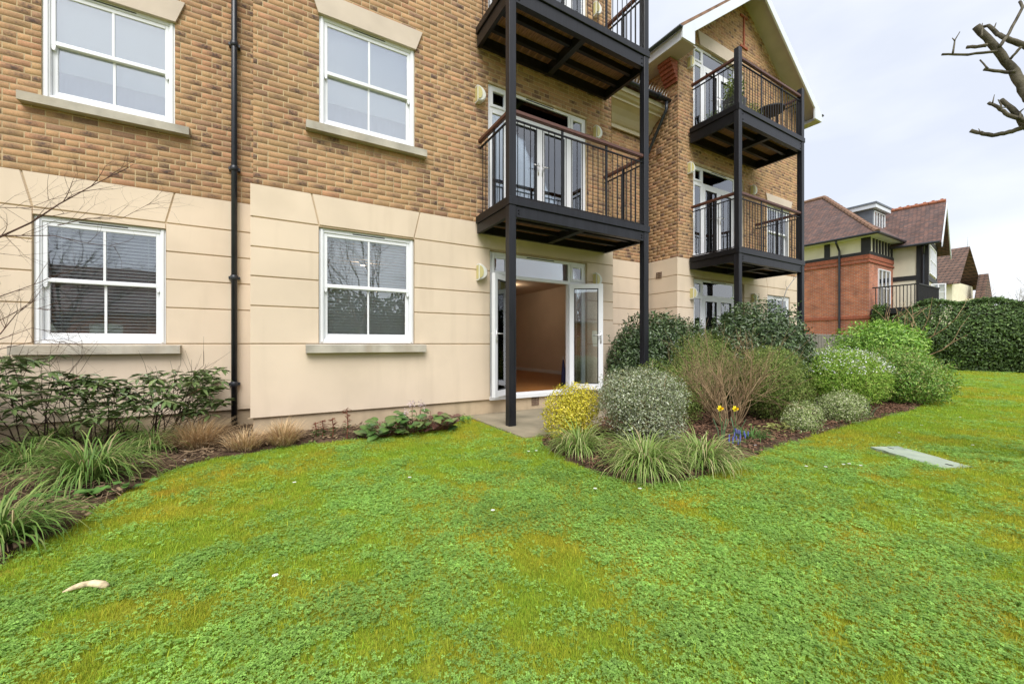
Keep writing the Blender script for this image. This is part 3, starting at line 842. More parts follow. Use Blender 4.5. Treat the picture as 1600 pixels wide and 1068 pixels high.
prof = [(YL - .02, 6.22), (YL - .06, 6.22), (YL - .06, 6.30), (YL - .10, 6.32), (YL - .14, 6.36), (YL - .20, 6.44), (YL - .30, 6.53), (YL - .40, 6.58), (YL - .44, 6.585),
        (YL - .44, 6.63), (YL - .50, 6.65), (YL - .54, 6.69), (YL - .58, 6.70), (YL - .58, 6.80), (YL - .02, 6.80)]
cn.prism(prof[::-1], 0, XB + .02, XC - .02)
cn.build('cornice', 'cornice', bld)
g = MB()
n = 12; path = []
for i in range(n + 1):
    a = math.pi * i / n; path.append((gy - .06 * math.cos(a), gz - .06 * math.sin(a)))
outer = path; inner = [(gy - .054 * math.cos(math.pi * i / n), gz - .054 * math.sin(math.pi * i / n)) for i in range(n, -1, -1)]
g.prism(outer + inner, 0, XB + .05, XC - .03)
g.prism(outer, 0, XC - .034, XC - .028)
gut = g.build('gutter', 'pipe', bld, True)
for xx in (6.2, 6.9, 7.5):
    MB().tube([(xx - .03, gy, gz), (xx + .03, gy, gz)], .068, 14).build('gutter_bracket', 'pipe', gut)
for i in range(22):
    x = XB + .2 + i * .082
    sp = MB()
    for k in (-1, 0, 1): sp.tube([(x, gy + .02, gz + .0), (x + k * .02, gy - .05 + k * .04, gz + .13)], .0022, 4)
    sp.build('bird_spike', 'metal', gut)
mb = MB(); mb.add([(XB + .03, gy + .04, gz + .02), (XC, gy + .04, gz + .02), (XC, YL + 3, gz + 2.0), (XB + .03, YL + 3, gz + 2.0)], [(0, 1, 2, 3)])
mb.build('recess_roof', 'roof_tile', bld)
def vent(c, d, nrm):
    c, d, nrm = Vector(c), Vector(d), Vector(nrm); mb = MB()
    mb.bar(c - d * .075 + nrm * .004, c + d * .075 + nrm * .004, .012, .15) if False else None
    o = MB()
    for k in range(4):
        z = -.06 + k * .04
        o.bar(c - d * .075 + nrm * .008 + Vector((0, 0, z)), c + d * .075 + nrm * .008 + Vector((0, 0, z)), .016, .02)
    for k in (-1, 0, 1): o.bar(c + d * k * .07 + nrm * .012 + Vector((0, 0, -.075)), c + d * k * .07 + nrm * .012 + Vector((0, 0, .075)), .012, .01, up=nrm)
    return o.build('air_vent', 'vent', bld)
for px, py in ((1030, 236), (1030, 430)):
    q = onX(px, py, XC - .03); vent(q, (0, 1, 0), (-1, 0, 0))
q = onY(836, 632, YM + .03); vent((q.x, q.y, .16), (1, 0, 0), (0, -1, 0))

# ---- gabled roof of the wing
EX0, EX1, EZ, APX = XC - .52, XD + .28, 7.93, (XC + XD - .24) / 2
SLP = .745; AZ = EZ + SLP * (APX - EX0)
VY = YM - .48
rf = MB()
for x0, xa in ((EX0, APX), (EX1, APX)):
    v = [(x0, VY + .03, EZ), (xa, VY + .03, AZ), (xa, 14, AZ), (x0, 14, EZ)]
    v2 = [(a, b, c + .07) for a, b, c in v]
    rf.add(v + v2, [(0, 1, 2, 3), (4, 7, 6, 5), (0, 4, 5, 1), (1, 5, 6, 2), (2, 6, 7, 3), (3, 7, 4, 0)])
roof = rf.build('roof', 'roof_tile', bld)
for s, x0 in ((1, EX0), (-1, EX1)):
    nx = abs(APX - x0)
    bb = MB(); bb.prism([(x0, EZ - .02), (x0, EZ - .25), (x0 + s * .42, EZ - .25), (x0 + s * .42, EZ + SLP * .42 - .27), (APX, AZ - .25), (APX, AZ - .0)], 1, VY - .012, VY + .028)
    bb.build('bargeboard', 'whiteboard', roof)
    sf = MB(); sf.add([(x0 + s * .05, VY + .03, EZ + SLP * .05 - .08), (APX, VY + .03, AZ - .08), (APX, YM + .02, AZ - .08), (x0 + s * .05, YM + .02, EZ + SLP * .05 - .08)], [(0, 1, 2, 3)])
    sf.build('verge_soffit', 'soffit', roof)
    # boxed eaves
    ev = MB(); xa, xb = sorted((x0 + s * .03, (XC if s > 0 else XD)))
    ev.box(xa, VY + .03, EZ - .25, xb + (.0 if s > 0 else 0), (YL + 5 if s > 0 else 14), EZ - .235); ev.build('eaves_soffit', 'soffit', roof)
    fa = MB(); xx = x0 + s * .015; fa.box(min(xx, xx + s * .02), VY + .03, EZ - .26, max(xx, xx + s * .02), 14, EZ - .01); fa.build('fascia', 'whiteboard', roof)
    gu = MB(); gx = x0 - s * .05
    outer = [(gx - .055 * math.cos(math.pi * i / 10), EZ - .02 - .055 * math.sin(math.pi * i / 10)) for i in range(11)]
    inner = [(gx - .049 * math.cos(math.pi * i / 10), EZ - .02 - .049 * math.sin(math.pi * i / 10)) for i in range(10, -1, -1)]
    gu.prism(outer + inner, 1, VY - .02, 14); gu.prism(outer, 1, VY - .024, VY - .018); gu.build('gutter', 'pipe', roof, True)
cb = MB()
for i in range(6):
    e = .04 + i * .047
    cb.box(XC - e, YM + .012, 7.20 + i * .079, XC - .013, YM + .36, 7.20 + i * .079 + .072)
cb.build('brick_corbel', 'redbrick1', bld)
mb = MB()
for i, (dx, z0, z1) in enumerate(((-.16, 0, .05), (-.16, .8, .85))):
    mb.box(APX - .16, YM - .02, 8.95 + z0, APX + .16, YM + .02, 8.95 + z1)
mb.box(APX - .025, YM - .018, 9.0, APX + .025, YM + .02, 9.75)
mb.build('gable_tie_bar', 'redbrick1', bld)
# unseen plain roof added over the middle bay so that its rooms stay dark
MB().box(-7, YM - .0, 9.6, XB, 13, 9.75).build('shade_roof', 'render', bld)

# ================================================================== STEEL BALCONIES
def balcony(label, X0, X1, Yf, Yw, levels, ztop, zbase=0.0):
    t = thing('steel_balcony_frame', ((X0 + X1) / 2, Yf, zbase), label, 'balcony')
    P = .115
    for x in (X0, X1 - P):
        MB().cbox(x, Yf, zbase - .02, x + P, Yf + P, ztop, .008).build('post', 'slate', t)
    bolt = MB(); bolt.tube([(0, 0, 0), (0, -.012, 0)], [.014, .012], 6)
    bolt_me = bolt.mesh('bolt', M['black'])
    bal_me = {}
    for (zb, zt, zr) in levels:
        zm = zt - .115; e = .004
        fb = MB(); fb.box(X0 + P + e, Yf + .012, zb, X1 - P - e, Yf + .07, zm - .006); fb.box(X0 + P + e, Yf + .035, zb - .001, X1 - P - e, Yf + .10, zb + .012)
        fbo = fb.build('front_beam', 'slate', t)
        for x in (X0 + P + .05, X1 - P - .05):
            for z in (zb + .05, zm - .06):
                o = bpy.data.objects.new('bolt', bolt_me); link(o, fbo); o.location = (x, Yf + .012, z)
        MB().cbox(X0 - .012, Yf - .012, zm, X1 + .012, Yf + .045, zt, .006).build('front_fascia', 'slate', t)
        for x, s in ((X0, 1), (X1, -1)):
            xa, xb = sorted((x + s * .012, x + s * .07)); sb = MB(); sb.box(xa, Yf + P + e, zb, xb, Yw, zm - .006); sb.build('side_beam', 'black', t)
            xa, xb = sorted((x - s * .012, x + s * .045)); MB().cbox(xa, Yf + .047, zm, xb, Yw, zt, .006).build('side_fascia', 'black', t)
        MB().box(X0 + .08, Yw - .07, zb + .002, X1 - .08, Yw - .012, zm - .01).build('wall_beam', 'black', t)
        xm = (X0 + X1) / 2
        MB().box(xm - .05, Yf + .105, zb + .006, xm + .05, Yw - .075, zm - .03).build('cross_beam', 'slate', t)
        for q in (.34, .67):
            y = Yf + (Yw - Yf) * q
            for xa, xb in ((X0 + .075, xm - .055), (xm + .055, X1 - .075)):
                MB().box(xa, y - .03, zb + .06, xb, y + .03, zm - .03).build('joist', 'black', t)
        n = 19; w = (X1 - X0 - .1) / n; me = None
        for i in range(n):
            if me is None: me = MB().box(0, Yf + .05, zm - .028, w - .008, Yw - .015, zm + .0).mesh('deck_board', M['deck'])
            o = bpy.data.objects.new('deck_board', me); link(o, t); o.location = (X0 + .05 + i * w, 0, 0)
        # railing: front, two sides
        yr = Yf + .05; hz = zr - .045
        runs = [((X0 + P * .5, yr), (X1 - P * .5, yr), 3), ((X0 + .05, yr), (X0 + .05, Yw - .02), 2), ((X1 - .05, yr), (X1 - .05, Yw - .02), 2)]
        for (a, b, nd) in runs:
            L = math.hypot(b[0] - a[0], b[1] - a[1]); d = Vector(((b[0] - a[0]) / L, (b[1] - a[1]) / L, 0))
            A = Vector((a[0], a[1], 0)); st = P * .55 if nd == 3 else P * .6
            def at(s, z): q = A + d * s; return (q.x, q.y, z)
            hr = MB(); hr.bar(at(st, zr - .022), at(L - (st if nd == 3 else 0), zr - .022), .062, .044); hr.bar(at(st, zr - .05), at(L - (st if nd == 3 else 0), zr - .05), .04, .012)
            hr.build('handrail', 'hardwood', t)
            for z in (zr - .135, zt + .03):
                MB().bar(at(st, z), at(L - .01, z), .032, .016).build('rail', 'black', t)
            npst = [L * k / nd for k in range(1, nd)]
            for s in npst:
                MB().bar(at(s, zt), at(s, zr - .05), .014, .042, up=d).build('stanchion', 'black', t)
            nb_ = int(L / .107)
            for k in range(1, nb_):
                s = L * k / nb_
                if any(abs(s - q) < .04 for q in npst) or s < st: continue
                key = round(zr - zt, 3)
                if key not in bal_me:
                    bal_me[key] = MB().tube([(0, 0, .03), (0, 0, zr - zt - .13)], .0075, 6).mesh('baluster', M['black'])
                o = bpy.data.objects.new('baluster', bal_me[key]); link(o, t); o.location = at(s, zt)
    return t
A0, A1 = 2.785, 5.63
balcony('black steel balcony frame of two decks in front of the open ground floor doors', A0, A1, 4.80, YM - .03, [(2.98, 3.25, 4.50), (6.02, 6.33, 7.45)], 9.2)
B0, B1 = 8.27, 11.06
balcony('black steel balcony frame of two decks on the gabled wing', B0, B1, 4.72, YM - .03, [(2.92, 3.20, 4.39), (5.86, 6.20, 7.23)], 7.39)

# ================================================================== WALL LIGHTS
def make_wall_light():
    t = thing('wall_light', (0, 0, 0), 'x', 'wall light')
    R = .135; n = 14
    arc = [(R * 1.2 * math.sin(math.pi * i / n) - .03, R * math.cos(math.pi * i / n)) for i in range(n + 1)]
    mb = MB(); m = len(arc)
    v = [(a, 0, c) for a, c in arc] + [(a, -.085, c) for a, c in arc] + [(a * .86 - .0, -.11, c * .86) for a, c in arc]
    f = [tuple(range(m)), tuple(range(3 * m - 1, 2 * m - 1, -1))]
    for r in (0, m):
        f += [(r + i, r + i + m, r + (i + 1) % m + m, r + (i + 1) % m) for i in range(m)]
    mb.add(v, f); mb.build('housing', 'lightbody', t)
    R2 = .105; arc = [(R2 * .72 * math.sin(math.pi * i / n) - .022, R2 * math.cos(math.pi * i / n)) for i in range(n + 1)]
    mb = MB(); v = [(a, -.108, c) for a, c in arc] + [(a * .9, -.122, c * .9) for a, c in arc]
    mb.add(v, [tuple(range(2 * m - 1, m - 1, -1))] + [(i, i + m, (i + 1) % m + m, (i + 1) % m) for i in range(m)])
    mb.build('lens', 'lens', t)
    MB().box(-.034, -.09, -.11, -.0305, -.01, .11).build('side_lens', 'lens', t)
    return t
wl0 = make_wall_light()
WL = [((749, 425), 'half round wall light on cream render between sash window and open doors'),
      ((931, 437), 'half round wall light above the opened glazed door leaf'),
      ((747.5, 147), 'half round wall light on brick between the upper sash window and the first floor doors'),
      ((932, 207), 'half round wall light on brick behind the first balcony railing of the middle bay'),
      ((931, 14), 'half round wall light behind the top balcony railing of the middle bay'),
      ((1082, 458), 'half round wall light on render between recess corner and ground floor wing doors'),
      ((1177.5, 466), 'half round wall light on render next to the ground floor wing window'),
      ((1079, 262), 'half round wall light at the wing corner, beside the first floor doors'),
      ((1177, 297), 'half round wall light between first floor wing doors and its sash window'),
      ((1079, 97), 'half round wall light by the doors under the gable')]
for i, (p, lab) in enumerate(WL):
    o = wl0 if i == 0 else copy_tree(wl0)
    q = onY(*p, YM - .05)
    brick = p[1] < 330
    o.location = (q.x, YM - (-.012 if brick else 0) + .002, q.z)
    tag(o, lab, 'wall light', 'half round wall lights by the doors')

# ================================================================== GROUND
gp = MB().add([(-300, -300, 0), (400, -300, 0), (400, 400, 0), (-300, 400, 0)], [(0, 1, 2, 3)]).build('lawn', 'lawn')
gp['kind'] = 'structure'
def poly_px(pts, z=0.0): return [tuple(gnd(*p, z)[:2]) for p in pts]
pA, pB, pC = gnd(735, 652), gnd(802, 688), gnd(856, 684)
patio_poly = [(2.62, YM + .03), (pA.x, pA.y), (pB.x, pB.y), (4.2, pB.y - .06), (5.7, 4.62), (5.7, YM + .03)]
ps = MB(); ps.prism([(2.62, YM + .03), (2.62, pB.y - .0), (4.2, pB.y - .0), (4.2, YM + .03)], 2, -.05, .022)
ps.prism([(4.208, YM + .03), (4.208, pB.y), (5.7, pB.y), (5.7, YM + .03)], 2, -.05, .024)
patio = ps.build('patio', 'patio'); patio['kind'] = 'structure'
patio_poly = [(2.62, YM), (2.62, pB.y), (5.7, pB.y), (5.7, YM)]
bedL = poly_px([(-260, 1100), (0, 876), (90, 835), (150, 794), (250, 740), (330, 718), (480, 693), (600, 683), (700, 668)]) + [(2.6, YM + .05), (XA, YM + .05), (XA, YL + .05), (-6, YL + .05), (-6, 3)]
bedR = poly_px([(842, 690), (868, 708), (925, 738), (1000, 757), (1085, 750), (1150, 722), (1225, 694), (1330, 662), (1425, 642), (1466, 614), (1462, 596)]) + [(17.5, YM), (5.75, YM + .05), (5.75, YM - .1), (4.0, pB.y + .1)]
def in_poly(x, y, poly):
    x, y = np.asarray(x), np.asarray(y); r = np.zeros(x.shape, bool); n = len(poly)
    for i in range(n):
        (x0, y0), (x1, y1) = poly[i], poly[(i + 1) % n]
        c = ((y0 > y) != (y1 > y)) & (x < (x1 - x0) * (y - y0) / (y1 - y0 + 1e-12) + x0); r ^= c
    return r
def vnoise(x, y, s, seed):
    """smooth value noise, several octaves, 0..1"""
    out = np.zeros(np.shape(x)); amp, tot = 1.0, 0
    for o in range(4):
        g = np.random.default_rng(seed + o).random((64, 64)); u, v = np.asarray(x) / s + 31.7, np.asarray(y) / s + 17.3
        iu, iv = np.floor(u).astype(int), np.floor(v).astype(int); fu, fv = u - iu, v - iv
        fu, fv = fu * fu * (3 - 2 * fu), fv * fv * (3 - 2 * fv)
        a = g[iu % 64, iv % 64] * (1 - fu) + g[(iu + 1) % 64, iv % 64] * fu; b = g[iu % 64, (iv + 1) % 64] * (1 - fu) + g[(iu + 1) % 64, (iv + 1) % 64] * fu
        out += amp * (a * (1 - fv) + b * fv); tot += amp; amp *= .5; s *= .5
    return out / tot
def soil(name, poly, step=.07):
    xs = np.array([p[0] for p in poly]); ys = np.array([p[1] for p in poly])
    gx = np.arange(xs.min(), xs.max() + step, step); gy_ = np.arange(ys.min(), ys.max() + step, step)
    X, Y = np.meshgrid(gx, gy_, indexing='ij')
    ins = in_poly(X, Y, poly)
    Z = .006 + .045 * vnoise(X, Y, .35, 5) * np.clip(ins, 0, 1)
    Z[~ins] = -.01
    idx = np.arange(X.size).reshape(X.shape); Q = []
    a, b, c, d = idx[:-1, :-1], idx[1:, :-1], idx[1:, 1:], idx[:-1, 1:]
    k = ins[:-1, :-1] | ins[1:, :-1] | ins[1:, 1:] | ins[:-1, 1:]
    Q = np.stack([a[k], b[k], c[k], d[k]], 1)
    o = np_obj(name, np.stack([X.ravel(), Y.ravel(), Z.ravel()], 1), Q, 'soil', smooth=True); o['kind'] = 'structure'
soil('soil_bed', bedL); soil('soil_bed', bedR)

_a, _b, _c = gnd(1363, 709), gnd(1403, 702), gnd(1521, 731); _u = (_c - _b).normalized(); _v = Vector((-_u.y, _u.x, 0)); _v = _v if _v.dot(_a - _b) > 0 else -_v
slab_poly = [tuple((_b + _u * .02 + _v * .015)[:2]), tuple((_c - _u * .02 + _v * .015)[:2]), tuple((_c - _u * .02 + _v * .32)[:2]), tuple((_b + _u * .02 + _v * .32)[:2])]
# ---- turf and mulch as scattered instances
def scatter(name, P, rot, scl, idx, tint, protos, label):
    coll = bpy.data.collections.new(name + '_kinds')
    for i, me in enumerate(protos):
        coll.objects.link(bpy.data.objects.new('%s_kind_%02d' % (name, i), me))
    me = bpy.data.meshes.new(name); me.vertices.add(len(P)); me.vertices.foreach_set('co', np.asarray(P, np.float32).ravel())
    for nm, ty, key, d in (('rot', 'FLOAT_VECTOR', 'vector', rot), ('scl', 'FLOAT', 'value', scl), ('idx', 'INT', 'value', idx), ('tint', 'FLOAT_COLOR', 'color', np.hstack([tint, np.ones((len(P), 1))]))):
        a = me.attributes.new(nm, ty, 'POINT'); a.data.foreach_set(key, np.ascontiguousarray(d, np.int32 if ty == 'INT' else np.float32).ravel())
    o = bpy.data.objects.new(name, me); COL.objects.link(o)
    ng = bpy.data.node_groups.new(name, 'GeometryNodeTree')
    ng.interface.new_socket('Geometry', in_out='INPUT', socket_type='NodeSocketGeometry'); ng.interface.new_socket('Geometry', in_out='OUTPUT', socket_type='NodeSocketGeometry')
    n, l = ng.nodes, ng.links
    gi, go = n.new('NodeGroupInput'), n.new('NodeGroupOutput'); ip = n.new('GeometryNodeInstanceOnPoints'); ci = n.new('GeometryNodeCollectionInfo')
    ci.inputs['Collection'].default_value = coll; ci.inputs['Separate Children'].default_value = True; ci.inputs['Reset Children'].default_value = True
    ip.inputs['Pick Instance'].default_value = True
    def na(nm, ty):
        a = n.new('GeometryNodeInputNamedAttribute'); a.data_type = ty; a.inputs['Name'].default_value = nm; return a.outputs['Attribute']
    l.new(gi.outputs[0], ip.inputs['Points']); l.new(ci.outputs[0], ip.inputs['Instance']); l.new(na('idx', 'INT'), ip.inputs['Instance Index'])
    l.new(na('rot', 'FLOAT_VECTOR'), ip.inputs['Rotation']); l.new(na('scl', 'FLOAT'), ip.inputs['Scale']); l.new(ip.outputs[0], go.inputs[0])
    md = o.modifiers.new('scatter', 'NODES'); md.node_group = ng
    tag(o, label, None, None, 'stuff'); return o
def blade_proto(nb, rad, h0, h1, w, seed, lean=.6):
    r = np.random.default_rng(seed); V, Q, C = [], [], []
    for i in range(nb):
        a = r.uniform(0, 6.283); q = rad * math.sqrt(r.random()); x, y = q * math.cos(a), q * math.sin(a)
        h = r.uniform(h0, h1); b = r.uniform(0, 6.283); dx, dy = math.cos(b), math.sin(b); ln = r.uniform(.1, lean) * h; ww = w * r.uniform(.7, 1.2)
        sx, sy = -dy * ww, dx * ww; c = r.uniform(.75, 1.2); k = len(V)
        V += [(x - sx, y - sy, -.004), (x + sx, y + sy, -.004), (x + dx * ln * .4 + sx * .8, y + dy * ln * .4 + sy * .8, h * .6), (x + dx * ln * .4 - sx * .8, y + dy * ln * .4 - sy * .8, h * .6),
              (x + dx * ln + sx * .2, y + dy * ln + sy * .2, h * .95), (x + dx * ln - sx * .2, y + dy * ln - sy * .2, h * .95)]
        Q += [(k, k + 1, k + 2, k + 3), (k + 3, k + 2, k + 4, k + 5)]; C += [(c * r.uniform(.85, 1.25), c, c * .9)] * 6
    return np_mesh('turf_tuft', V, Q, 'turf', C)
def clover_proto(nl, rad, seed):
    r = np.random.default_rng(seed); V, Q, C = [], [], []
    for i in range(nl):
        a = r.uniform(0, 6.283); q = rad * math.sqrt(r.random()); x, y = q * math.cos(a), q * math.sin(a); z = r.uniform(.008, .026); s = r.uniform(.0034, .0068); ph = r.uniform(0, 6.28)
        tx, ty = r.uniform(-.35, .35, 2); c = r.uniform(.7, 1.2)
        for t in range(3):
            b = ph + t * 2.094; ux, uy = math.cos(b), math.sin(b); k = len(V)
            for (f, g) in ((0, 0), (.75, -.62), (1.35, -.5), (1.5, 0), (1.35, .5), (.75, .62)):
                px_, py_ = ux * f * s - uy * g * s, uy * f * s + ux * g * s
                V.append((x + px_, y + py_, z + px_ * tx + py_ * ty + (abs(g) * .35) * s)); C.append((c, c, c))
            Q += [(k, k + 1, k + 2, k + 3), (k, k + 3, k + 4, k + 5)]
    return np_mesh('clover_patch', V, Q, 'turf', C)
tp = [blade_proto(40, .05, .007, .022, .0011, s, .9) for s in range(4)] + [clover_proto(19, .055, 40 + s) for s in range(4)] + [blade_proto(7, .03, .02, .045, .0014, 60 + s, .9) for s in range(2)]
P, R, S, I, T = [], [], [], [], []
def lawn_ring(d0, d1, dens, sc):
    A = math.pi * (d1 ** 2 - d0 ** 2); n = int(A * dens)
    d = np.sqrt(rng.uniform(d0 ** 2, d1 ** 2, n)); a = rng.uniform(0, 2 * math.pi, n)
    x, y = d * np.sin(a), d * np.cos(a)
    rgt, fwd = x * CS - y * SN, x * SN + y * CS
    k = (fwd > -.8) & (np.abs(rgt) < (fwd + 1.2) * 1.6) & (y < 12)
    k &= ~in_poly(x, y, slab_poly) & ~(in_poly(x, y, patio_poly)) & ~((y > YM) & (x < XD + .1))
    ed = rng.normal(0, .035, (2, n))
    k &= ~in_poly(x + ed[0], y + ed[1], bedL) & ~in_poly(x + ed[0], y + ed[1], bedR) & ~((x > 25.8) & (x < 28.4))
    x, y = x[k], y[k]; n = len(x)
    n1 = vnoise(x, y, 1.5, 100); n2 = vnoise(x, y, .55, 200); n3 = vnoise(x, y, 3.0, 300)
    rg, fw = x * CS - y * SN, x * SN + y * CS
    clov = n1 * .34 + n2 * .30 + vnoise(x, y, .2, 250) * .36 + .085 * np.exp(-((rg - .9) / 2.4) ** 2 - ((fw - 2.5) / 1.4) ** 2) - .05 * np.clip((fw - 4) / 2, 0, 1)
    isc = rng.random(n) < np.clip((clov - .475) * 4.2, .05, .48)
    moss = np.clip((vnoise(x, y, 1.1, 400) * .6 + vnoise(x, y, .33, 450) * .4 - .42) * 3.2, 0, 1) * (~isc)
    g = np.array((.34, .49, .05)); ye = np.array((.53, .46, .05)); br = np.array((.58, .34, .05)); cl = np.array((.32, .53, .12))
    mo2 = np.clip((vnoise(x, y, .28, 470) - .54) * 3.5, 0, 1)[:, None]
    t = g * (1 - moss[:, None]) + (ye * (1 - mo2) + br * mo2) * moss[:, None]
    fresh = np.clip((n3 - .5) * 3, 0, 1)[:, None]; t = t * (1 - .4 * fresh) + np.array((.27, .50, .055)) * .4 * fresh
    t[isc] = cl * np.array((1, 1, 1)) * (.8 + .45 * vnoise(x, y, .4, 520)[isc][:, None])
    t *= rng.uniform(.8, 1.2, (n, 1))
    idx = np.where(isc, 4 + rng.integers(0, 4, n), np.where(rng.random(n) < .10, 8 + rng.integers(0, 2, n), rng.integers(0, 4, n)))
    P.append(np.stack([x, y, np.zeros(n)], 1)); R.append(np.stack([rng.normal(0, .06, n), rng.normal(0, .06, n), rng.uniform(0, 6.28, n)], 1))
    S.append(sc * rng.uniform(.8, 1.25, n)); I.append(idx); T.append(t)
lawn_ring(.3, 3.2, 1700, .9); lawn_ring(3.2, 6, 950, 1.05); lawn_ring(6, 11, 380, 1.4); lawn_ring(11, 27, 100, 2.1)
P, R, S, I, T = map(np.concatenate, (P, R, S, I, T))
scatter('grass', P, R, S, I, T, tp, 'short mossy lawn grass mixed with clover')
print('turf instances', len(P))
# mulch and fallen straw on the beds
def chip_proto(l, w, h, seed):
    r = np.random.default_rng(seed); V = []
    for z in (0, h):
        for sx, sy in ((-1, -1), (1, -1), (1, 1), (-1, 1)): V.append((sx * l / 2 * r.uniform(.7, 1.1), sy * w / 2 * r.uniform(.6, 1.1), z + r.uniform(-.2, .2) * h))
    return np_mesh('bark_chip', V, [(0, 3, 2, 1), (4, 5, 6, 7), (0, 1, 5, 4), (1, 2, 6, 5), (2, 3, 7, 6), (3, 0, 4, 7)], 'chip', [(1, 1, 1)] * 8)
cp = [chip_proto(.045, .018, .006, 1), chip_proto(.03, .02, .006, 2), chip_proto(.06, .01, .005, 3), chip_proto(.13, .004, .003, 4)]
def bed_points(poly, n):
    xs = [p[0] for p in poly]; ys = [p[1] for p in poly]
    x = rng.uniform(min(xs), min(max(xs), 14), n); y = rng.uniform(min(ys), max(ys), n)
    k = in_poly(x + rng.normal(0, .03, n), y + rng.normal(0, .03, n), poly) & (y < YL - .02); return x[k], y[k]
xl, yl_ = bed_points(bedL, 16000); xr, yr_ = bed_points(bedR, 22000)
x, y = np.concatenate([xl, xr]), np.concatenate([yl_, yr_]); n = len(x); isl = np.arange(n) < len(xl)
base = np.where(isl[:, None], np.array((.20, .14, .085)), np.array((.17, .095, .06)))
scatter('mulch', np.stack([x, y, .03 + .03 * rng.random(n)], 1), np.stack([rng.normal(0, .35, n), rng.normal(0, .35, n), rng.uniform(0, 6.28, n)], 1), rng.uniform(.6, 1.4, n),
        np.where(rng.random(n) < np.where(isl, .45, .12), 3, rng.integers(0, 3, n)), base * rng.uniform(.5, 1.8, (n, 1)), cp, 'brown bark mulch and dead straw on the flower beds')

# ================================================================== PLANT HELPERS
def leaf_arrays(P, D, N, L, W, col, fold=.25, bend=.15):
    P, D, N = map(np.asarray, (P, D, N)); D = norm(D); S = norm(np.cross(D, N)); N = np.cross(S, D)
    L = np.asarray(L)[:, None]; W = np.asarray(W)[:, None]
    b = P; t = P + D * L - N * L * bend
    r1 = P + D * L * .33 + S * W * .46 + N * W * fold; r2 = P + D * L * .7 + S * W * .36 + N * (W * fold * .7 - L * bend * .4)
    l1 = P + D * L * .33 - S * W * .46 + N * W * fold; l2 = P + D * L * .7 - S * W * .36 + N * (W * fold * .7 - L * bend * .4)
    n = len(P); V = np.stack([b, r1, r2, t, l2, l1], 1).reshape(-1, 3); k = np.arange(n)[:, None] * 6
    Q = np.concatenate([k + np.array([[0, 1, 2, 3]]), k + np.array([[0, 3, 4, 5]])]); return V, Q, np.repeat(col, 6, 0)
def unit(n):
    v = rng.normal(size=(n, 3)); return norm(v)
def blob_leaves(lobes, n, L, W, cols, up=.35, shell=.55, rnd=.7, zmin=.02):
    """leaves through the outer volume of a set of lobes (centre, radii); they face outward and up"""
    vol = np.array([l[1][0] * l[1][1] + l[1][1] * l[1][2] + l[1][0] * l[1][2] for l in lobes]); k = rng.choice(len(lobes), n, p=vol / vol.sum())
    c = np.array([l[0] for l in lobes], float)[k]; r = np.array([l[1] for l in lobes], float)[k]
    u = unit(n); q = 1 - shell * rng.random(n) ** 1.7
    bump = 1 + .09 * np.sin(u[:, 0] * 9 + k * 1.7) * np.cos(u[:, 1] * 8 + u[:, 2] * 7) + .07 * np.sin(u[:, 0] * 21 + u[:, 2] * 17 + k) * np.sin(u[:, 1] * 19 - u[:, 2] * 13)
    P = c + u * r * (q * bump)[:, None]
    nrm = norm(u / r)
    keep = P[:, 2] > zmin; P, nrm, q = P[keep], nrm[keep], q[keep]; n = len(P)
    N = norm(nrm + np.array((0, 0, up)) + rng.normal(0, rnd * .6, (n, 3))); D = norm(np.cross(N, unit(n)) + nrm * .35 + rng.normal(0, .2, (n, 3)))
    w = rng.random(len(cols) if False else n); ci = rng.integers(0, len(cols), n)
    col = np.array(cols)[ci] * rng.uniform(.7, 1.3, (n, 1))
    Ls = L * rng.uniform(.7, 1.25, n); return leaf_arrays(P, D, N, Ls, Ls * W / L, col), P, nrm
def twigs(mb, p, d, length, rad, depth, spread=.55, kids=3, up=.1, n=5, seg=4, wob=.12, tips=None):
    p, d = Vector(p), Vector(d).normalized(); path = [p.copy()]; dd = d.copy()
    for i in range(seg):
        dd = (dd + Vector((random.gauss(0, wob), random.gauss(0, wob), random.gauss(0, wob) + up * .3))).normalized(); p = p + dd * (length / seg); path.append(p.copy())
    mb.tube(path, [rad * (1 - .55 * i / seg) for i in range(seg + 1)], n if rad > .008 else 4, cap=False)
    if tips is not None and depth == 0: tips.append((path[-1], dd))
    if depth > 0:
        for k in range(kids):
            q = path[-1] if k == 0 else path[random.randint(max(1, seg // 2), seg)]
            nd = (dd + Vector((random.gauss(0, spread), random.gauss(0, spread), random.gauss(0, spread) + up))).normalized()
            twigs(mb, q, nd, length * random.uniform(.55, .85), rad * .5, depth - 1, spread, kids, up, n, max(2, seg - 1), wob, tips)
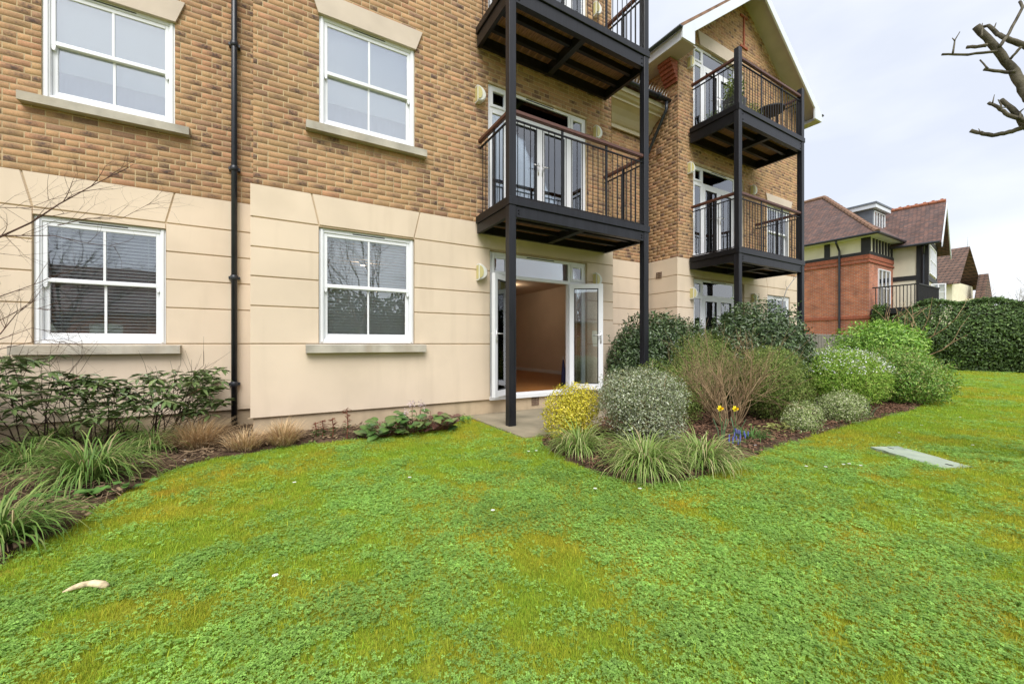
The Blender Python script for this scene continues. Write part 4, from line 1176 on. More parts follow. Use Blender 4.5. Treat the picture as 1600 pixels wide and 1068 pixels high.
def shrub(name, label, cat, loc, lobes, n, L, W, cols, m='leaf', stem='twig_dark', up=.35, shell=.55, nst=7, sh=.5, group=None, rnd=.7):
    t = thing(name, (loc[0], loc[1], 0), label, cat, group)
    lobes = [((loc[0] + c[0], loc[1] + c[1], c[2]), r) for c, r in lobes]
    (V, Q, C), P, nr = blob_leaves(lobes, n, L, W, cols, up, shell, rnd)
    o = np_obj('foliage', V, Q, m, t, C); o['kind'] = 'stuff'
    mb = MB()
    ns = int(26 + 14 * sum(r[0] for c, r in lobes)); pick = rng.choice(len(P), ns * 4); pick = pick[np.argsort(-(np.abs(nr[pick]).sum(1) * 0 + rng.random(len(pick))))][:ns]
    SP, SD, SL = [], [], []
    for j in pick:
        d = norm((nr[j] * .7 + np.array((0, 0, .75)) + rng.normal(0, .3, 3))[None])[0]; ln = L * rng.uniform(2.2, 5.0); p0 = P[j]
        mb.tube([tuple(p0), tuple(p0 + d * ln)], [.0022, .0012], 4, cap=False)
        for q in range(9):
            a = rng.uniform(0, 6.28); SP.append(p0 + d * ln * (.15 + .85 * q / 8)); SD.append(norm((d * .5 + rng.normal(0, .8, 3))[None])[0]); SL.append(L * rng.uniform(.6, 1.0))
    SP, SD, SL = np.array(SP), np.array(SD), np.array(SL); cc = np.array(cols)[rng.integers(0, len(cols), len(SP))] * rng.uniform(.85, 1.3, (len(SP), 1))
    v2, q2, c2_ = leaf_arrays(SP, SD, unit(len(SP)), SL, SL * W / L, cc); np_obj('shoots', v2, q2, m, t, c2_)['kind'] = 'stuff'
    for i in range(nst):
        c, r = random.choice(lobes); a = random.uniform(0, 6.28)
        tgt = Vector(c) + Vector((math.cos(a) * r[0] * .5, math.sin(a) * r[1] * .5, r[2] * .4)); s = Vector((loc[0] + random.gauss(0, .06), loc[1] + random.gauss(0, .06), 0))
        twigs(mb, s, tgt - s, (tgt - s).length * .5, .012, 2, .4, 3, .05)
    mb.build('stems', stem, t)['kind'] = 'stuff'; return t
def strap_clump(name, label, loc, n, h, spread, w, cols, group, m='leaf_matt', droop=1.0):
    t = thing(name, (loc[0], loc[1], 0), label, 'plant', group)
    V, Q, C = [], [], []; seg = 7
    for i in range(n):
        a = rng.uniform(0, 6.283); b = a + rng.normal(0, .55); L = h * rng.uniform(.45, 1.2); el = math.radians(rng.uniform(40, 88)); rr = rng.uniform(0, .12 * spread)
        p = np.array((loc[0] + rr * math.cos(a), loc[1] + rr * math.sin(a), .02)); ww = w * rng.uniform(.7, 1.25); c = np.array(cols[rng.integers(0, len(cols))]) * rng.uniform(.75, 1.25)
        side = np.array((-math.sin(b), math.cos(b), 0)); dr = droop * rng.uniform(.7, 1.5); k = len(V)
        for s in range(seg + 1):
            f = s / seg; e = el - dr * f * f * 2.0
            if s: p = p + np.array((math.cos(b) * math.cos(e) * spread, math.sin(b) * math.cos(e) * spread, math.sin(e))) * L / seg
            p[2] = max(p[2], .015 + .01 * rng.random())
            q = ww * (1 - f ** 2.5) * (.7 + .3 * min(1, f * 4)) + .0004
            V += [tuple(p - side * q), tuple(p + side * q)]; cc = c * (.85 + .3 * f); C += [cc, cc]
        for s in range(seg): Q.append((k + 2 * s, k + 2 * s + 1, k + 2 * s + 3, k + 2 * s + 2))
    o = np_obj('blades', V, Q, m, t, C); o['kind'] = 'stuff'; return t

# ================================================================== PLANTS OF THE BED BY THE RECESSED WALL
def big_leaf_mesh(L, W, c, gloss='leaf_gloss', droop=.25):
    """one broad leaf, base at the origin, along +X, 5 x 3 grid folded on the midrib"""
    V, Q, C = [], [], []
    prof = [(0, .03), (.18, .55), (.42, 1.0), (.68, .82), (.88, .4), (1, .02)]
    for f, q in prof:
        for s in (-1, 0, 1):
            V.append((L * f, s * W / 2 * q, abs(s) * W * .12 * q - droop * L * f * f)); C.append(np.array(c) * (1.35 if s == 0 else 1))
    for i in range(5):
        for j in range(2): k = i * 3 + j; Q.append((k, k + 3, k + 4, k + 1))
    return np_mesh('leaf', V, Q, gloss, C, smooth=True)
def orient(o, p, d, nrm):
    d = Vector(d).normalized(); s = Vector(nrm).cross(d).normalized(); u = d.cross(s)
    m = Matrix((d, s, u)).transposed().to_4x4(); m.translation = p; o.matrix_basis = m
vb = thing('evergreen_shrub', (-1.7, 6.2, 0), 'leggy evergreen shrub with drooping long leaves under the recessed wall window', 'shrub')
mb = MB(); tips = []
for i in range(60):
    x = random.uniform(-3.3, -.72); s = Vector((x * .75 - .45, random.uniform(6.05, 6.5), .0)); e = Vector((x, random.uniform(5.6, 6.4), random.uniform(.42, .70) + (.2 if x < -2.0 else 0)))
    twigs(mb, s, e - s, (e - s).length * .7, .008, 2, .5, 3, .05, tips=tips)
mb.build('stems', 'twig_dark', vb)
vm = [big_leaf_mesh(random.uniform(.11, .16), random.uniform(.036, .05), c) for c in ((.11, .165, .05), (.13, .19, .065), (.09, .14, .045), (.17, .22, .08), (.12, .18, .06), (.11, .17, .065), (.15, .085, .055))]
tips = [t for t in tips if -3.3 < t[0].x < -.55 and .35 < t[0].z < (1.05 if t[0].x < -1.95 else .86)]
random.shuffle(tips); cnt = 0
LV, LQ, LC = [], [], []
for p, d in tips:
    a0 = random.uniform(0, 6.28); k = random.randint(5, 8)
    for j in range(k):
        a = a0 + j * 6.283 / k + random.gauss(0, .2); dv = Vector((math.cos(a), math.sin(a), random.uniform(-.45, .35)))
        if cnt < 300 and p.y < 6.2:
            o = bpy.data.objects.new('leaf', random.choice(vm)); link(o, vb); orient(o, p, dv, (0, 0, 1)); o.scale = [random.uniform(.8, 1.2)] * 3
            o.matrix_parent_inverse = Matrix.Translation(-vb.location); cnt += 1
        else:
            LV.append(p); LQ.append(dv); LC.append(np.array((.115, .17, .055)) * random.uniform(.7, 1.3))
V, Q, C = leaf_arrays(np.array(LV), np.array(LQ), np.tile((0, 0, 1.), (len(LV), 1)), rng.uniform(.09, .14, len(LV)), rng.uniform(.032, .044, len(LV)), np.array(LC))
o = np_obj('foliage', V, Q, 'leaf_gloss', vb, C); o['kind'] = 'stuff'

strapc = [(.14, .23, .05), (.19, .28, .07), (.27, .33, .10), (.10, .18, .04), (.30, .36, .11), (.14, .26, .05), (.17, .29, .06), (.20, .32, .07), (.13, .24, .05), (.42, .34, .18)]
G1 = 'strap leaved clumps in the bed by the recessed wall'
for (px, py, n, h, lab) in ((128, 766, 520, .60, 'wide dark green strap leaved clump between dried grass and leggy shrub'), (-25, 872, 380, .46, 'strap leaved clump at the lawn edge cut by the picture border'),
                            (232, 712, 260, .44, 'small strap leaved clump behind the dried grass tufts'), (180, 694, 240, .42, 'strap leaved clump against the stems of the leggy shrub'), (75, 700, 220, .44, 'strap leaved clump half hidden under the leggy shrub stems'), (30, 742, 260, .46, 'loose strap leaved clump under the leggy evergreen shrub')):
    q = gnd(px, py); strap_clump('strap_leaf_plant', lab, (q.x, q.y + .12), n, h, 1.0, .0052, strapc, G1)
dryc = [(.60, .44, .25), (.50, .35, .19), (.66, .51, .31), (.42, .28, .15)]
for (px, py, n, h, sp, lab) in ((305, 706, 1100, .36, .8, 'largest cropped tuft of dried tan ornamental grass beside the downpipe'), (382, 708, 500, .24, .8, 'low cropped tuft of dried tan grass at the wall corner'),
                            (443, 700, 700, .30, .7, 'cropped tuft of dried grass in front of the cream middle bay')):
    q = gnd(px, py); strap_clump('dried_grass', lab, (q.x, q.y + .12), n, h, sp * 1.5, .0028, dryc, 'cropped dried ornamental grasses', 'dry', .35)
for i, (px, py, h, lab) in enumerate(((494, 690, .22, 'shortest red stemmed spurge shoot beside dried grass'), (505, 690, .24, 'red stemmed spurge shoot, second from the dried grass'),
                                      (521, 690, .27, 'red stemmed spurge shoot between two neighbours'), (544, 690, .38, 'tallest red stemmed spurge shoot nearest the broad leaved plant'))):
    q = gnd(px, py); q.y += .1; t = thing('spurge_shoot', q, lab, 'plant', 'red spurge shoots')
    mb = MB(); mb.tube([q, q + Vector((.01, 0, h * .5)), q + Vector((.0, .01, h))], [.006, .006, .004], 6); mb.build('stem', mat('spurge_stem', (.2, .05, .03), .6), t)
    n = 46; z = rng.uniform(.1, 1, n) * h; a = rng.uniform(0, 6.28, n)
    Pp = np.stack([q.x + 0 * z, q.y + 0 * z, z], 1); D = np.stack([np.cos(a), np.sin(a), rng.uniform(-.2, .7, n)], 1)
    V, Q, C = leaf_arrays(Pp, D, np.tile((0, 0, 1.), (n, 1)), rng.uniform(.04, .075, n), np.full(n, .012), np.where((z > h * .55)[:, None], (.22, .06, .035), (.09, .15, .04)) * rng.uniform(.7, 1.3, (n, 1)))
    np_obj('foliage', V, Q, 'leaf_matt', t, C)['kind'] = 'stuff'
# broad leaved elephant's ear with pale pink flowers
q0 = gnd(650, 681); q0.y += .12
bg_ = thing('elephants_ear_plant', q0, 'broad leaved low plant with pale pink flowers beside the patio', 'plant')
bm = [big_leaf_mesh(random.uniform(.12, .17), random.uniform(.09, .12), c, droop=.3) for c in ((.075, .15, .03), (.09, .17, .04), (.06, .12, .03), (.11, .15, .045), (.10, .045, .035), (.13, .06, .05))]
stm = MB()
for i in range(120):
    f = random.uniform(-1, 1); x = q0.x + f * .62; y = q0.y + random.gauss(0, .11); z = random.uniform(.05, .32) * (1 - .45 * abs(f)); a = random.uniform(0, 6.28)
    red = f > .25 and random.random() < .6
    o = bpy.data.objects.new('leaf', bm[random.choice((4, 5)) if red else random.randint(0, 3)]); link(o, bg_)
    d = Vector((math.cos(a), math.sin(a) - .3, random.uniform(-.1, .8))); orient(o, Vector((x, y, z)), d, (0, -.25, 1)); o.scale = [random.uniform(.8, 1.3) * (.75 if red else 1)] * 3
    stm.tube([(q0.x + f * .45, q0.y, .02), (x, y, z)], [.006, .004], 5)
stm.build('leaf_stalks', mat('pink_stalk', (.22, .1, .06), .6), bg_)
fl = MB(); V, Q, C = [], [], []
for (dx, z, nn) in ((-.02, .40, 46), (.10, .38, 34), (-.10, .30, 24), (.55, .13, 16)):
    p = Vector((q0.x + dx, q0.y - .02, z)); fl.tube([(q0.x + dx * .8, q0.y, .03), p], [.006, .004], 5)
    Pp = np.array(p) + rng.normal(0, .025, (nn, 3)); v, k, c = leaf_arrays(Pp, unit(nn), unit(nn), rng.uniform(.016, .026, nn), np.full(nn, .016), np.array((.72, .58, .62)) * rng.uniform(.8, 1.15, (nn, 1)))
    Q.append(k + sum(len(w) for w in V)); V.append(v); C.append(c)
fl.build('flower_stalk', mat('flower_stalk_pink', (.25, .12, .08), .6), bg_); np_obj('flower', np.concatenate(V), np.concatenate(Q), 'petal', bg_, np.concatenate(C))
# geranium leaves along the lawn edge
for (px, py, nn, lab) in ((125, 782, 36, 'low lobed green leaves at the lawn edge below the wide strap clump'), (45, 700, 30, 'low lobed green leaves under the leggy shrub'), (725, 662, 40, 'small bright green weed at the patio corner')):
    q = gnd(px, py); t = thing('groundcover_plant', q, lab, 'plant'); small = px > 700
    Pp = np.stack([q.x + rng.normal(0, .07 if small else .16, nn), q.y + rng.normal(0, .06, nn), rng.uniform(.03, .10, nn)], 1); a = rng.uniform(0, 6.28, nn)
    sz = .05 if small else .085
    V, Q, C = leaf_arrays(Pp, np.stack([np.cos(a), np.sin(a), rng.uniform(-.1, .4, nn)], 1), np.tile((0, -.2, 1.), (nn, 1)), rng.uniform(.6, 1, nn) * sz, rng.uniform(.6, 1, nn) * sz, np.array((.11, .23, .05)) * rng.uniform(.7, 1.3, (nn, 1)), fold=.1)
    np_obj('foliage', V, Q, 'leaf_matt', t, C)['kind'] = 'stuff'

# bare ornamental tree whose twigs reach in at the picture border
bt = thing('bare_ornamental_tree', (-3.1, 4.9, 0), 'bare thin twigged small tree in front of the recessed wall window', 'tree')
mb = MB(); mb.tube([(-3.1, 4.9, 0), (-3.05, 4.9, .5), (-2.95, 4.92, 1.0), (-2.9, 4.95, 1.5)], [.05, .04, .032, .022], 9); mb.build('trunk', 'twig_red', bt)
tw = MB()
def px_branch(pts, Y, r0, kids=5, kl=.22, dp=1):
    p = [onY(a, b, Y + .02 * i) for i, (a, b) in enumerate(pts)]
    tw.tube(p, [r0 * (1 - .75 * i / (len(p) - 1)) for i in range(len(p))], 5, cap=False)
    for k in range(kids):
        i = random.randint(1, len(p) - 1); q = p[i - 1].lerp(p[i], random.random()); d = (p[i] - p[i - 1]).normalized()
        twigs(tw, q, d + Vector((random.gauss(0, .5), random.gauss(0, .4), random.gauss(.15, .6))), random.uniform(.4, 1) * kl, r0 * .38, dp, .6, 2, .1, 4, 3)
for pts, r in (([(-120, 425), (0, 370), (48, 348), (92, 319), (150, 287), (200, 262)], .011), ([(-120, 390), (0, 368), (83, 368), (137, 380), (182, 385)], .007), ([(90, 352), (137, 341), (191, 341), (236, 317)], .005),
               ([(-100, 500), (0, 463), (57, 443), (100, 425)], .006), ([(-100, 560), (0, 522), (25, 491), (60, 465)], .007), ([(-100, 555), (0, 530), (50, 512), (90, 520)], .005), ([(-90, 345), (0, 324), (45, 325), (110, 300)], .005),
               ([(-90, 575), (0, 545), (70, 530), (130, 540)], .005), ([(-100, 540), (0, 500), (40, 480), (75, 484)], .005)):
    px_branch(pts, 5.05, r * .85, 11, .26, 2)
for z in (1.2, 1.5):
    for a in range(3): twigs(tw, (-2.93, 4.93, z), (random.gauss(0, .6), random.gauss(0, .6), .5), .55, .012, 3, .5, 3, .1)
tw.build('twigs', 'twig_red', bt)

# ================================================================== PLANTS OF THE ISLAND BED
def at_px(px, py, back=0):
    q = gnd(px, py); k = 1 + back / math.hypot(q.x, q.y); return (q.x * k, q.y * k)
def px_m(px, py): d = ray(px, py); return F / ((CZ) / max(-d.z, 1e-6))       # pixels per metre at that ground point
yl = at_px(893, 690, .28)
shrub('yellow_shrub', 'small domed shrub of yellow foliage at the patio edge', 'shrub', yl, [((0, 0, .32), (.37, .34, .36)), ((-.12, -.06, .26), (.32, .28, .28)), ((.14, .0, .42), (.26, .26, .26))], 9000, .026, .015,
      [(.66, .57, .04), (.72, .63, .07), (.54, .49, .04), (.46, .45, .05), (.76, .66, .14)], 'leaf_matt', 'twig_dark', shell=.7)
sv = at_px(1003, 705, .42)
shrub('silver_shrub', 'rounded clipped shrub of silvery variegated leaves behind the strap leaved clumps', 'shrub', sv, [((0, 0, .50), (.56, .42, .38)), ((-.30, .0, .60), (.30, .32, .30)), ((.10, .05, .64), (.30, .3, .25)), ((.36, 0, .52), (.30, .32, .31)), ((-.12, -.1, .28), (.36, .32, .26)), ((.28, -.08, .24), (.28, .28, .24))], 24000, .026, .013,
      [(.36, .40, .25), (.48, .51, .38), (.24, .30, .14), (.30, .35, .20), (.58, .60, .48), (.2, .24, .11), (.28, .27, .13)], 'leaf_matt', 'twig_tan', shell=.6)
G2 = 'grassy variegated clumps along the island bed edge'
varc = [(.20, .30, .07), (.28, .38, .11), (.50, .53, .24), (.16, .26, .05), (.36, .44, .14), (.22, .33, .07), (.26, .36, .09), (.18, .29, .06), (.46, .38, .2)]
for (px, py, n, h, lab) in ((905, 716, 480, .46, 'variegated grassy clump between the yellow shrub and the silver shrub'), (1008, 750, 800, .50, 'variegated grassy clump in front of the silver shrub, widest of the three'),
                            (1098, 740, 640, .48, 'variegated grassy clump below the two daffodils')):
    q = at_px(px, py, .14); strap_clump('grassy_clump', lab, q, n, h, 1.0, .0042, varc, G2)
bs = at_px(1138, 672, .25)
t = thing('bare_twiggy_shrub', (*bs, 0), 'leafless tan twiggy shrub behind the daffodils', 'shrub'); mb = MB()
for i in range(38):
    a = 6.283 * i / 38 + random.gauss(0, .2); l = random.uniform(.15, .95)
    twigs(mb, (bs[0] + .12 * math.cos(a), bs[1] + .08 * math.sin(a), 0), (l * math.cos(a), l * math.sin(a) * .7, 1.0), random.uniform(.40, .62), random.uniform(.007, .013), 3, .42, 3, .16, wob=.10)
mb.build('branches', 'twig_tan', t)
greens = [(.17, .25, .05), (.23, .31, .07), (.13, .19, .04), (.30, .36, .10)]
q = at_px(1100, 655, .75)
shrub('fine_leaved_shrub', 'olive green fine leaved shrub next to balcony post and bare twigs', 'shrub', q, [((-.1, -.1, .75), (.55, .5, .5)), ((.3, .2, .98), (.6, .5, .42)), ((-.4, .0, .6), (.4, .4, .42)), ((.3, .1, .45), (.7, .5, .45)), ((.7, .1, .85), (.5, .5, .45))], 24000, .034, .012, greens, 'leaf_matt', 'twig_tan', shell=.6)
q = at_px(1212, 668, .55)
shrub('fine_leaved_shrub', 'olive green fine leaved shrub between bare twigs and white flowered bush', 'shrub', q, [((0, 0, .55), (.48, .5, .55)), ((-.35, .0, .72), (.45, .42, .42)), ((.15, .1, .4), (.55, .45, .42)), ((.1, .1, .8), (.4, .4, .35))], 20000, .034, .012, greens, 'leaf_matt', 'twig_tan', shell=.6)
q = at_px(1062, 672, .45)
shrub('fine_leaved_shrub', 'low olive green fine leaved shrub filling the gap between silver shrub and bare twigs', 'shrub', q, [((0, 0, .34), (.34, .36, .36)), ((.25, .25, .42), (.38, .36, .42)), ((-.15, .3, .55), (.36, .36, .4))], 9000, .034, .012, greens, 'leaf_matt', 'twig_tan', shell=.6)
darks = [(.065, .11, .036), (.09, .145, .05), (.05, .085, .03), (.13, .19, .07), (.10, .15, .07)]
shrub('dark_evergreen_shrub', 'large dark glossy evergreen shrub at the recess behind the balcony post', 'shrub', (6.55, 5.55), [((0, 0, .85), (.95, .55, .95)), ((.65, .1, .9), (.75, .5, .92)), ((1.25, .0, .85), (.6, .5, .85)), ((-.5, -.05, .7), (.6, .45, .8))], 30000, .062, .03, darks, 'leaf_gloss', shell=.5, rnd=.8)
shrub('dark_evergreen_shrub', 'large dark glossy evergreen shrub hiding the foot of the wing balcony post', 'shrub', (7.95, 4.15), [((0, 0, .95), (.95, .8, 1.02)), ((.75, .15, .8), (.75, .7, .82)), ((-.6, .1, .85), (.6, .6, .9))], 30000, .062, .03, darks, 'leaf_gloss', shell=.5, rnd=.8)
q = at_px(1322, 646, .75)
wf = shrub('white_flowering_shrub', 'fresh green shrub topped with small white flowers', 'shrub', q, [((0, 0, .55), (.8, .6, .52)), ((-.5, .1, .6), (.5, .5, .45)), ((.45, 0, .5), (.55, .5, .5)), ((0, .25, .7), (.7, .5, .4))], 24000, .045, .013, [(.25, .42, .05), (.33, .50, .07), (.17, .32, .04), (.42, .52, .12)], 'leaf_matt', 'twig_tan', up=.6, shell=.6)
(V, Q, C), _, _ = blob_leaves([((q[0], q[1], .62), (.84, .62, .48)), ((q[0] - .5, q[1] + .1, .62), (.5, .5, .46)), ((q[0] + .45, q[1], .55), (.55, .5, .5))], 2600, .026, .02, [(.82, .82, .80), (.78, .75, .77)], shell=.05, zmin=.68)
np_obj('flower', V, Q, 'petal', wf, C)['kind'] = 'stuff'
q = (13.0, 4.0)
shrub('bright_green_shrub', 'tall bright green broad leaved shrub in front of the hedge and red brick house', 'shrub', q, [((0, 0, .9), (1.2, .9, .85)), ((-1.3, .1, .5), (.9, .7, .5)), ((.9, 0, .7), (.8, .7, .75)), ((-.2, -.3, 1.1), (.9, .7, .6))], 17000, .085, .036, [(.22, .42, .05), (.30, .50, .07), (.15, .31, .04), (.38, .55, .12)], 'leaf', shell=.5, up=.6)
q = at_px(1428, 636, .6)
shrub('green_end_shrub', 'leafy green shrub at the far tip of the island bed', 'shrub', q, [((0, 0, .45), (.75, .6, .5)), ((-.5, .2, .6), (.6, .6, .55)), ((.45, .1, .3), (.5, .45, .35))], 15000, .055, .018, [(.19, .36, .05), (.26, .42, .07), (.13, .26, .04), (.34, .36, .11)], 'leaf', shell=.6)
vl = [(.38, .45, .18), (.54, .56, .32), (.22, .31, .09), (.29, .38, .12), (.6, .62, .4)]
q = at_px(1318, 660, .2)
shrub('variegated_low_shrub', 'low cream edged variegated shrub with the wider dome, beside the white flowered shrub', 'shrub', q, [((0, 0, .20), (.42, .3, .26)), ((-.25, 0, .2), (.3, .28, .24))], 7000, .026, .014, vl, 'leaf_matt', shell=.6)
q = at_px(1256, 678, .18)
shrub('variegated_low_shrub', 'smaller cream edged variegated shrub next to the bed mulch and bare twigs', 'shrub', q, [((0, 0, .18), (.27, .22, .23)), ((-.12, .0, .13), (.22, .2, .18))], 4500, .024, .013, vl, 'leaf_matt', shell=.6)
# daffodils and grape hyacinths
def daffodil(px, py, lab, fx, fy):
    q = gnd(px, py); top = None; D = (q.x * SN + q.y * CS); p = dep(fx, fy, D)
    t = thing('daffodil', q, lab, 'flower', 'daffodils in the island bed')
    mb = MB(); mb.tube([q, q.lerp(p, .5) + Vector((.012, 0, 0)), p + Vector((0, .012, 0))], [.005, .0045, .004], 6); mb.build('stem', mat('daffodil_stem', (.1, .2, .06), .5), t)
    V, Q, C = [], [], []
    face = Vector((-.25, -1, .15)).normalized(); s = face.cross(Vector((0, 0, 1))).normalized(); u = s.cross(face)
    pet = big_leaf_mesh(.038, .028, (.86, .72, .03), 'petal', .05)
    for k in range(6):
        a = k * 1.047; o = bpy.data.objects.new('petal', pet); link(o, t); orient(o, p + face * .002 * (k % 2), s * math.cos(a) + u * math.sin(a), face)
    tr = MB(); tr.tube([p, p + face * .02, p + face * .036, p + face * .042], [.008, .010, .013, .017], 12, cap=False); tr.build('trumpet', mat('daffodil_trumpet', (.88, .56, .01), .5), t, True)
    for k in range(5):
        a = random.uniform(0, 6.28); dx = Vector((math.cos(a), math.sin(a), 0)) * .07
        lf = MB(); lf.bar(q + dx * .3, q + dx * .7 + Vector((0, 0, .17)), .010, .0016, up=dx); lf.bar(q + dx * .7 + Vector((0, 0, .17)), q + dx * 1.5 + Vector((0, 0, .29)), .008, .0016, up=dx); lf.build('leaf', mat('daffodil_leaf', (.12, .22, .10), .5), t)
daffodil(1128, 694, 'yellow daffodil nearer the silver shrub', 1124.5, 637.5); daffodil(1150, 692, 'yellow daffodil above the grape hyacinths', 1148, 638)
for i in range(16):
    px, py = random.uniform(1132, 1170), random.uniform(676, 697)
    q = gnd(px, py + 12); h = .09 + .05 * ((i * 7) % 5) / 5
    t = thing('grape_hyacinth', q, 'small blue grape hyacinth spike below the daffodils', 'flower', 'grape hyacinths below the daffodils')
    mb = MB(); mb.tube([q, q + Vector((0, 0, h))], .0028, 5); mb.build('stem', mat('hyacinth_stem', (.1, .2, .05), .6), t)
    mb = MB(); mb.tube([q + Vector((0, 0, h - .01)), q + Vector((0, 0, h + .01)), q + Vector((0, 0, h + .035)), q + Vector((0, 0, h + .05))], [.004, .008, .007, .003], 8); mb.build('flower_spike', mat('hyacinth_blue', (.11, .13, .42), .6), t)
q = at_px(1175, 690, .12)
strap_clump('hyacinth_leaves', 'thin green leaf tuft around the grape hyacinths', q, 120, .22, 1.2, .004, [(.10, .22, .05), (.14, .26, .07)], None)
q = at_px(1218, 680, .1); t = thing('groundcover_plant', (*q, 0), 'pale yellow green low leaves in front of the smaller variegated shrub', 'plant'); nn = 60
Pp = np.stack([q[0] + rng.normal(0, .14, nn), q[1] + rng.normal(0, .08, nn), rng.uniform(.03, .16, nn)], 1); a = rng.uniform(0, 6.28, nn)
V, Q, C = leaf_arrays(Pp, np.stack([np.cos(a), np.sin(a), rng.uniform(-.3, .4, nn)], 1), np.tile((0, -.2, 1.), (nn, 1)), rng.uniform(.05, .09, nn), rng.uniform(.025, .04, nn), np.array((.36, .38, .12)) * rng.uniform(.6, 1.2, (nn, 1)))
np_obj('foliage', V, Q, 'leaf_matt', t, C)['kind'] = 'stuff'
q = at_px(1358, 655, .1); strap_clump('hyacinth_leaves', 'small tuft of upright blue green bulb leaves on the mulch', q, 16, .30, .6, .006, [(.14, .22, .12)], None, droop=.3)

# ================================================================== HEDGE, BARE SAPLING, POLLARD TREE, FAR TREES
hd = thing('hedge', (27, -1, 0), 'tall dense dark green evergreen hedge at the end of the lawn', 'hedge')
n = 80000
yy = rng.uniform(-14, 8.3, n); f = rng.random(n)
topz = 3.0 + .12 * np.sin(yy * 1.3) + .10 * np.sin(yy * 3.1 + 1) + .25 * vnoise(yy, yy * .3, 1.5, 9) - np.clip((yy - 5.2) / 3.2, 0, 1) ** 2 * 1.0
isf = f < .62; zt = rng.random(n)
xf = 26.0 + .35 * vnoise(yy, zt * 3.2, .9, 21) - .30 * np.sin(zt * 3.14) + .25 * rng.random(n) ** 2 + .45 * zt ** 6
Xh = np.where(isf, xf, np.where(f < .9, 26.3 + 2.0 * rng.random(n), 26.3 + 1.6 * rng.random(n))); Zh = np.where(isf, zt * topz, np.where(f < .9, topz - .12 * rng.random(n), zt * topz)); Yh = np.where(f >= .9, 8.2 - .3 * rng.random(n), yy)
Nh = np.where(isf[:, None], (-1, 0, .45), np.where((f < .9)[:, None], (-.2, 0, 1), (-.2, 1, .3))) + rng.normal(0, .5, (n, 3)); Dh = np.cross(norm(Nh), unit(n))
V, Q, C = leaf_arrays(np.stack([Xh, Yh, Zh], 1), Dh, norm(Nh), rng.uniform(.09, .15, n), rng.uniform(.045, .07, n), np.array(darks)[rng.integers(0, 4, n)] * np.array((1.1, 1.15, .9)) * rng.uniform(.6, 1.9, (n, 1)))
o = np_obj('foliage', V, Q, 'leaf', hd, C); o['kind'] = 'stuff'
mb = MB()
for i in range(40):
    y = -13.5 + i * .53; twigs(mb, (27, y, 0), (random.gauss(-.1, .2), random.gauss(0, .3), 1), 1.6, .05, 2, .5, 3, .2)
mb.build('stems', 'twig_dark', hd)
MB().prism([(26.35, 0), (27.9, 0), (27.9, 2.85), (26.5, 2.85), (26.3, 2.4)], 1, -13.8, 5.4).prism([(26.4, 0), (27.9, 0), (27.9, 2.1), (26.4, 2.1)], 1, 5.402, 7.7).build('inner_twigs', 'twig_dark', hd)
sp = thing('bare_sapling', (16.5, 4.3, 0), 'bare tan sapling in front of the hedge', 'tree'); mb = MB()
for i in range(4): twigs(mb, (16.5, 4.3, 0), (random.gauss(0, .35), random.gauss(0, .35), 1), 1.3, .03, 2, .45, 3, .2)
mb.build('branches', 'twig_tan', sp)
pt = thing('pollarded_tree', (6.6, .4, 0), 'lopped bare tree with stubby branches reaching over the lawn', 'tree')
DP = 3.6
def c2(x, y): return (1440 + x / 4.108, y / 4.108)
trk = MB(); trk.tube([(6.6, .4, -.05), (6.58, .4, .5), (6.55, .42, 1.5), (6.5, .43, 2.6), (6.4, .45, 3.2)], [.19, .15, .135, .12, .09], 14); trk.build('trunk', 'bark', pt, True)
fk = Vector((6.48, .43, 2.7))
def limb(name, pts, r0, r1, root=None, n=9):
    p = [dep(*c2(*q), DP + .05 * i) for i, q in enumerate(pts)]
    if root is not None: p = [root] + p
    m = len(p); b = MB(); pp = []; rr = []
    for i in range(m - 1):
        for k in range(4):
            f = k / 4; q = p[i].lerp(p[i + 1], f)
            if i + k: q = q + Vector((random.gauss(0, r1 * .14), random.gauss(0, r1 * .14), random.gauss(0, r1 * .14)))
            pp.append(q); rr.append((r0 + (r1 - r0) * (i + f) / (m - 1)) * random.uniform(.96, 1.06))
    pp.append(p[-1]); rr.append(r1 * 1.1)
    b.tube(pp, rr, n); b.build(name, 'bark', pt, True); return p
limb('branch', [(700, 650), (656, 570), (600, 460), (480, 320), (350, 170)], .047, .026, fk)
limb('branch', [(740, 860), (656, 800), (580, 700), (510, 640)], .036, .016, fk)
for pts, a, b in (([(480, 330), (300, 350), (130, 350)], .012, .009), ([(200, 342), (213, 260), (245, 205)], .008, .003), ([(213, 262), (197, 245)], .006, .003), ([(420, 290), (350, 300), (290, 303)], .016, .013),
                  ([(600, 460), (545, 465), (400, 445)], .014, .012), ([(425, 440), (375, 385)], .007, .005), ([(760, 350), (656, 290), (540, 245), (490, 220), (430, 165), (395, 172)], .026, .012), ([(500, 300), (560, 215), (650, 50), (630, 10)], .014, .01),
                  ([(640, 300), (570, 380)], .012, .01), ([(700, 790), (560, 740), (490, 690), (430, 660)], .018, .012), ([(720, 790), (656, 815), (560, 850), (460, 868), (380, 855), (315, 838)], .022, .016), ([(385, 240), (390, 150)], .010, .003),
                  ([(460, 195), (478, 148)], .008, .003), ([(455, 660), (468, 608)], .006, .002), ([(505, 700), (512, 675), (492, 640)], .008, .004), ([(630, 760), (635, 715), (660, 695)], .009, .004), ([(380, 852), (365, 826)], .005, .002), ([(500, 690), (545, 690)], .006, .004)):
    limb('twig', pts, a, b, n=7)
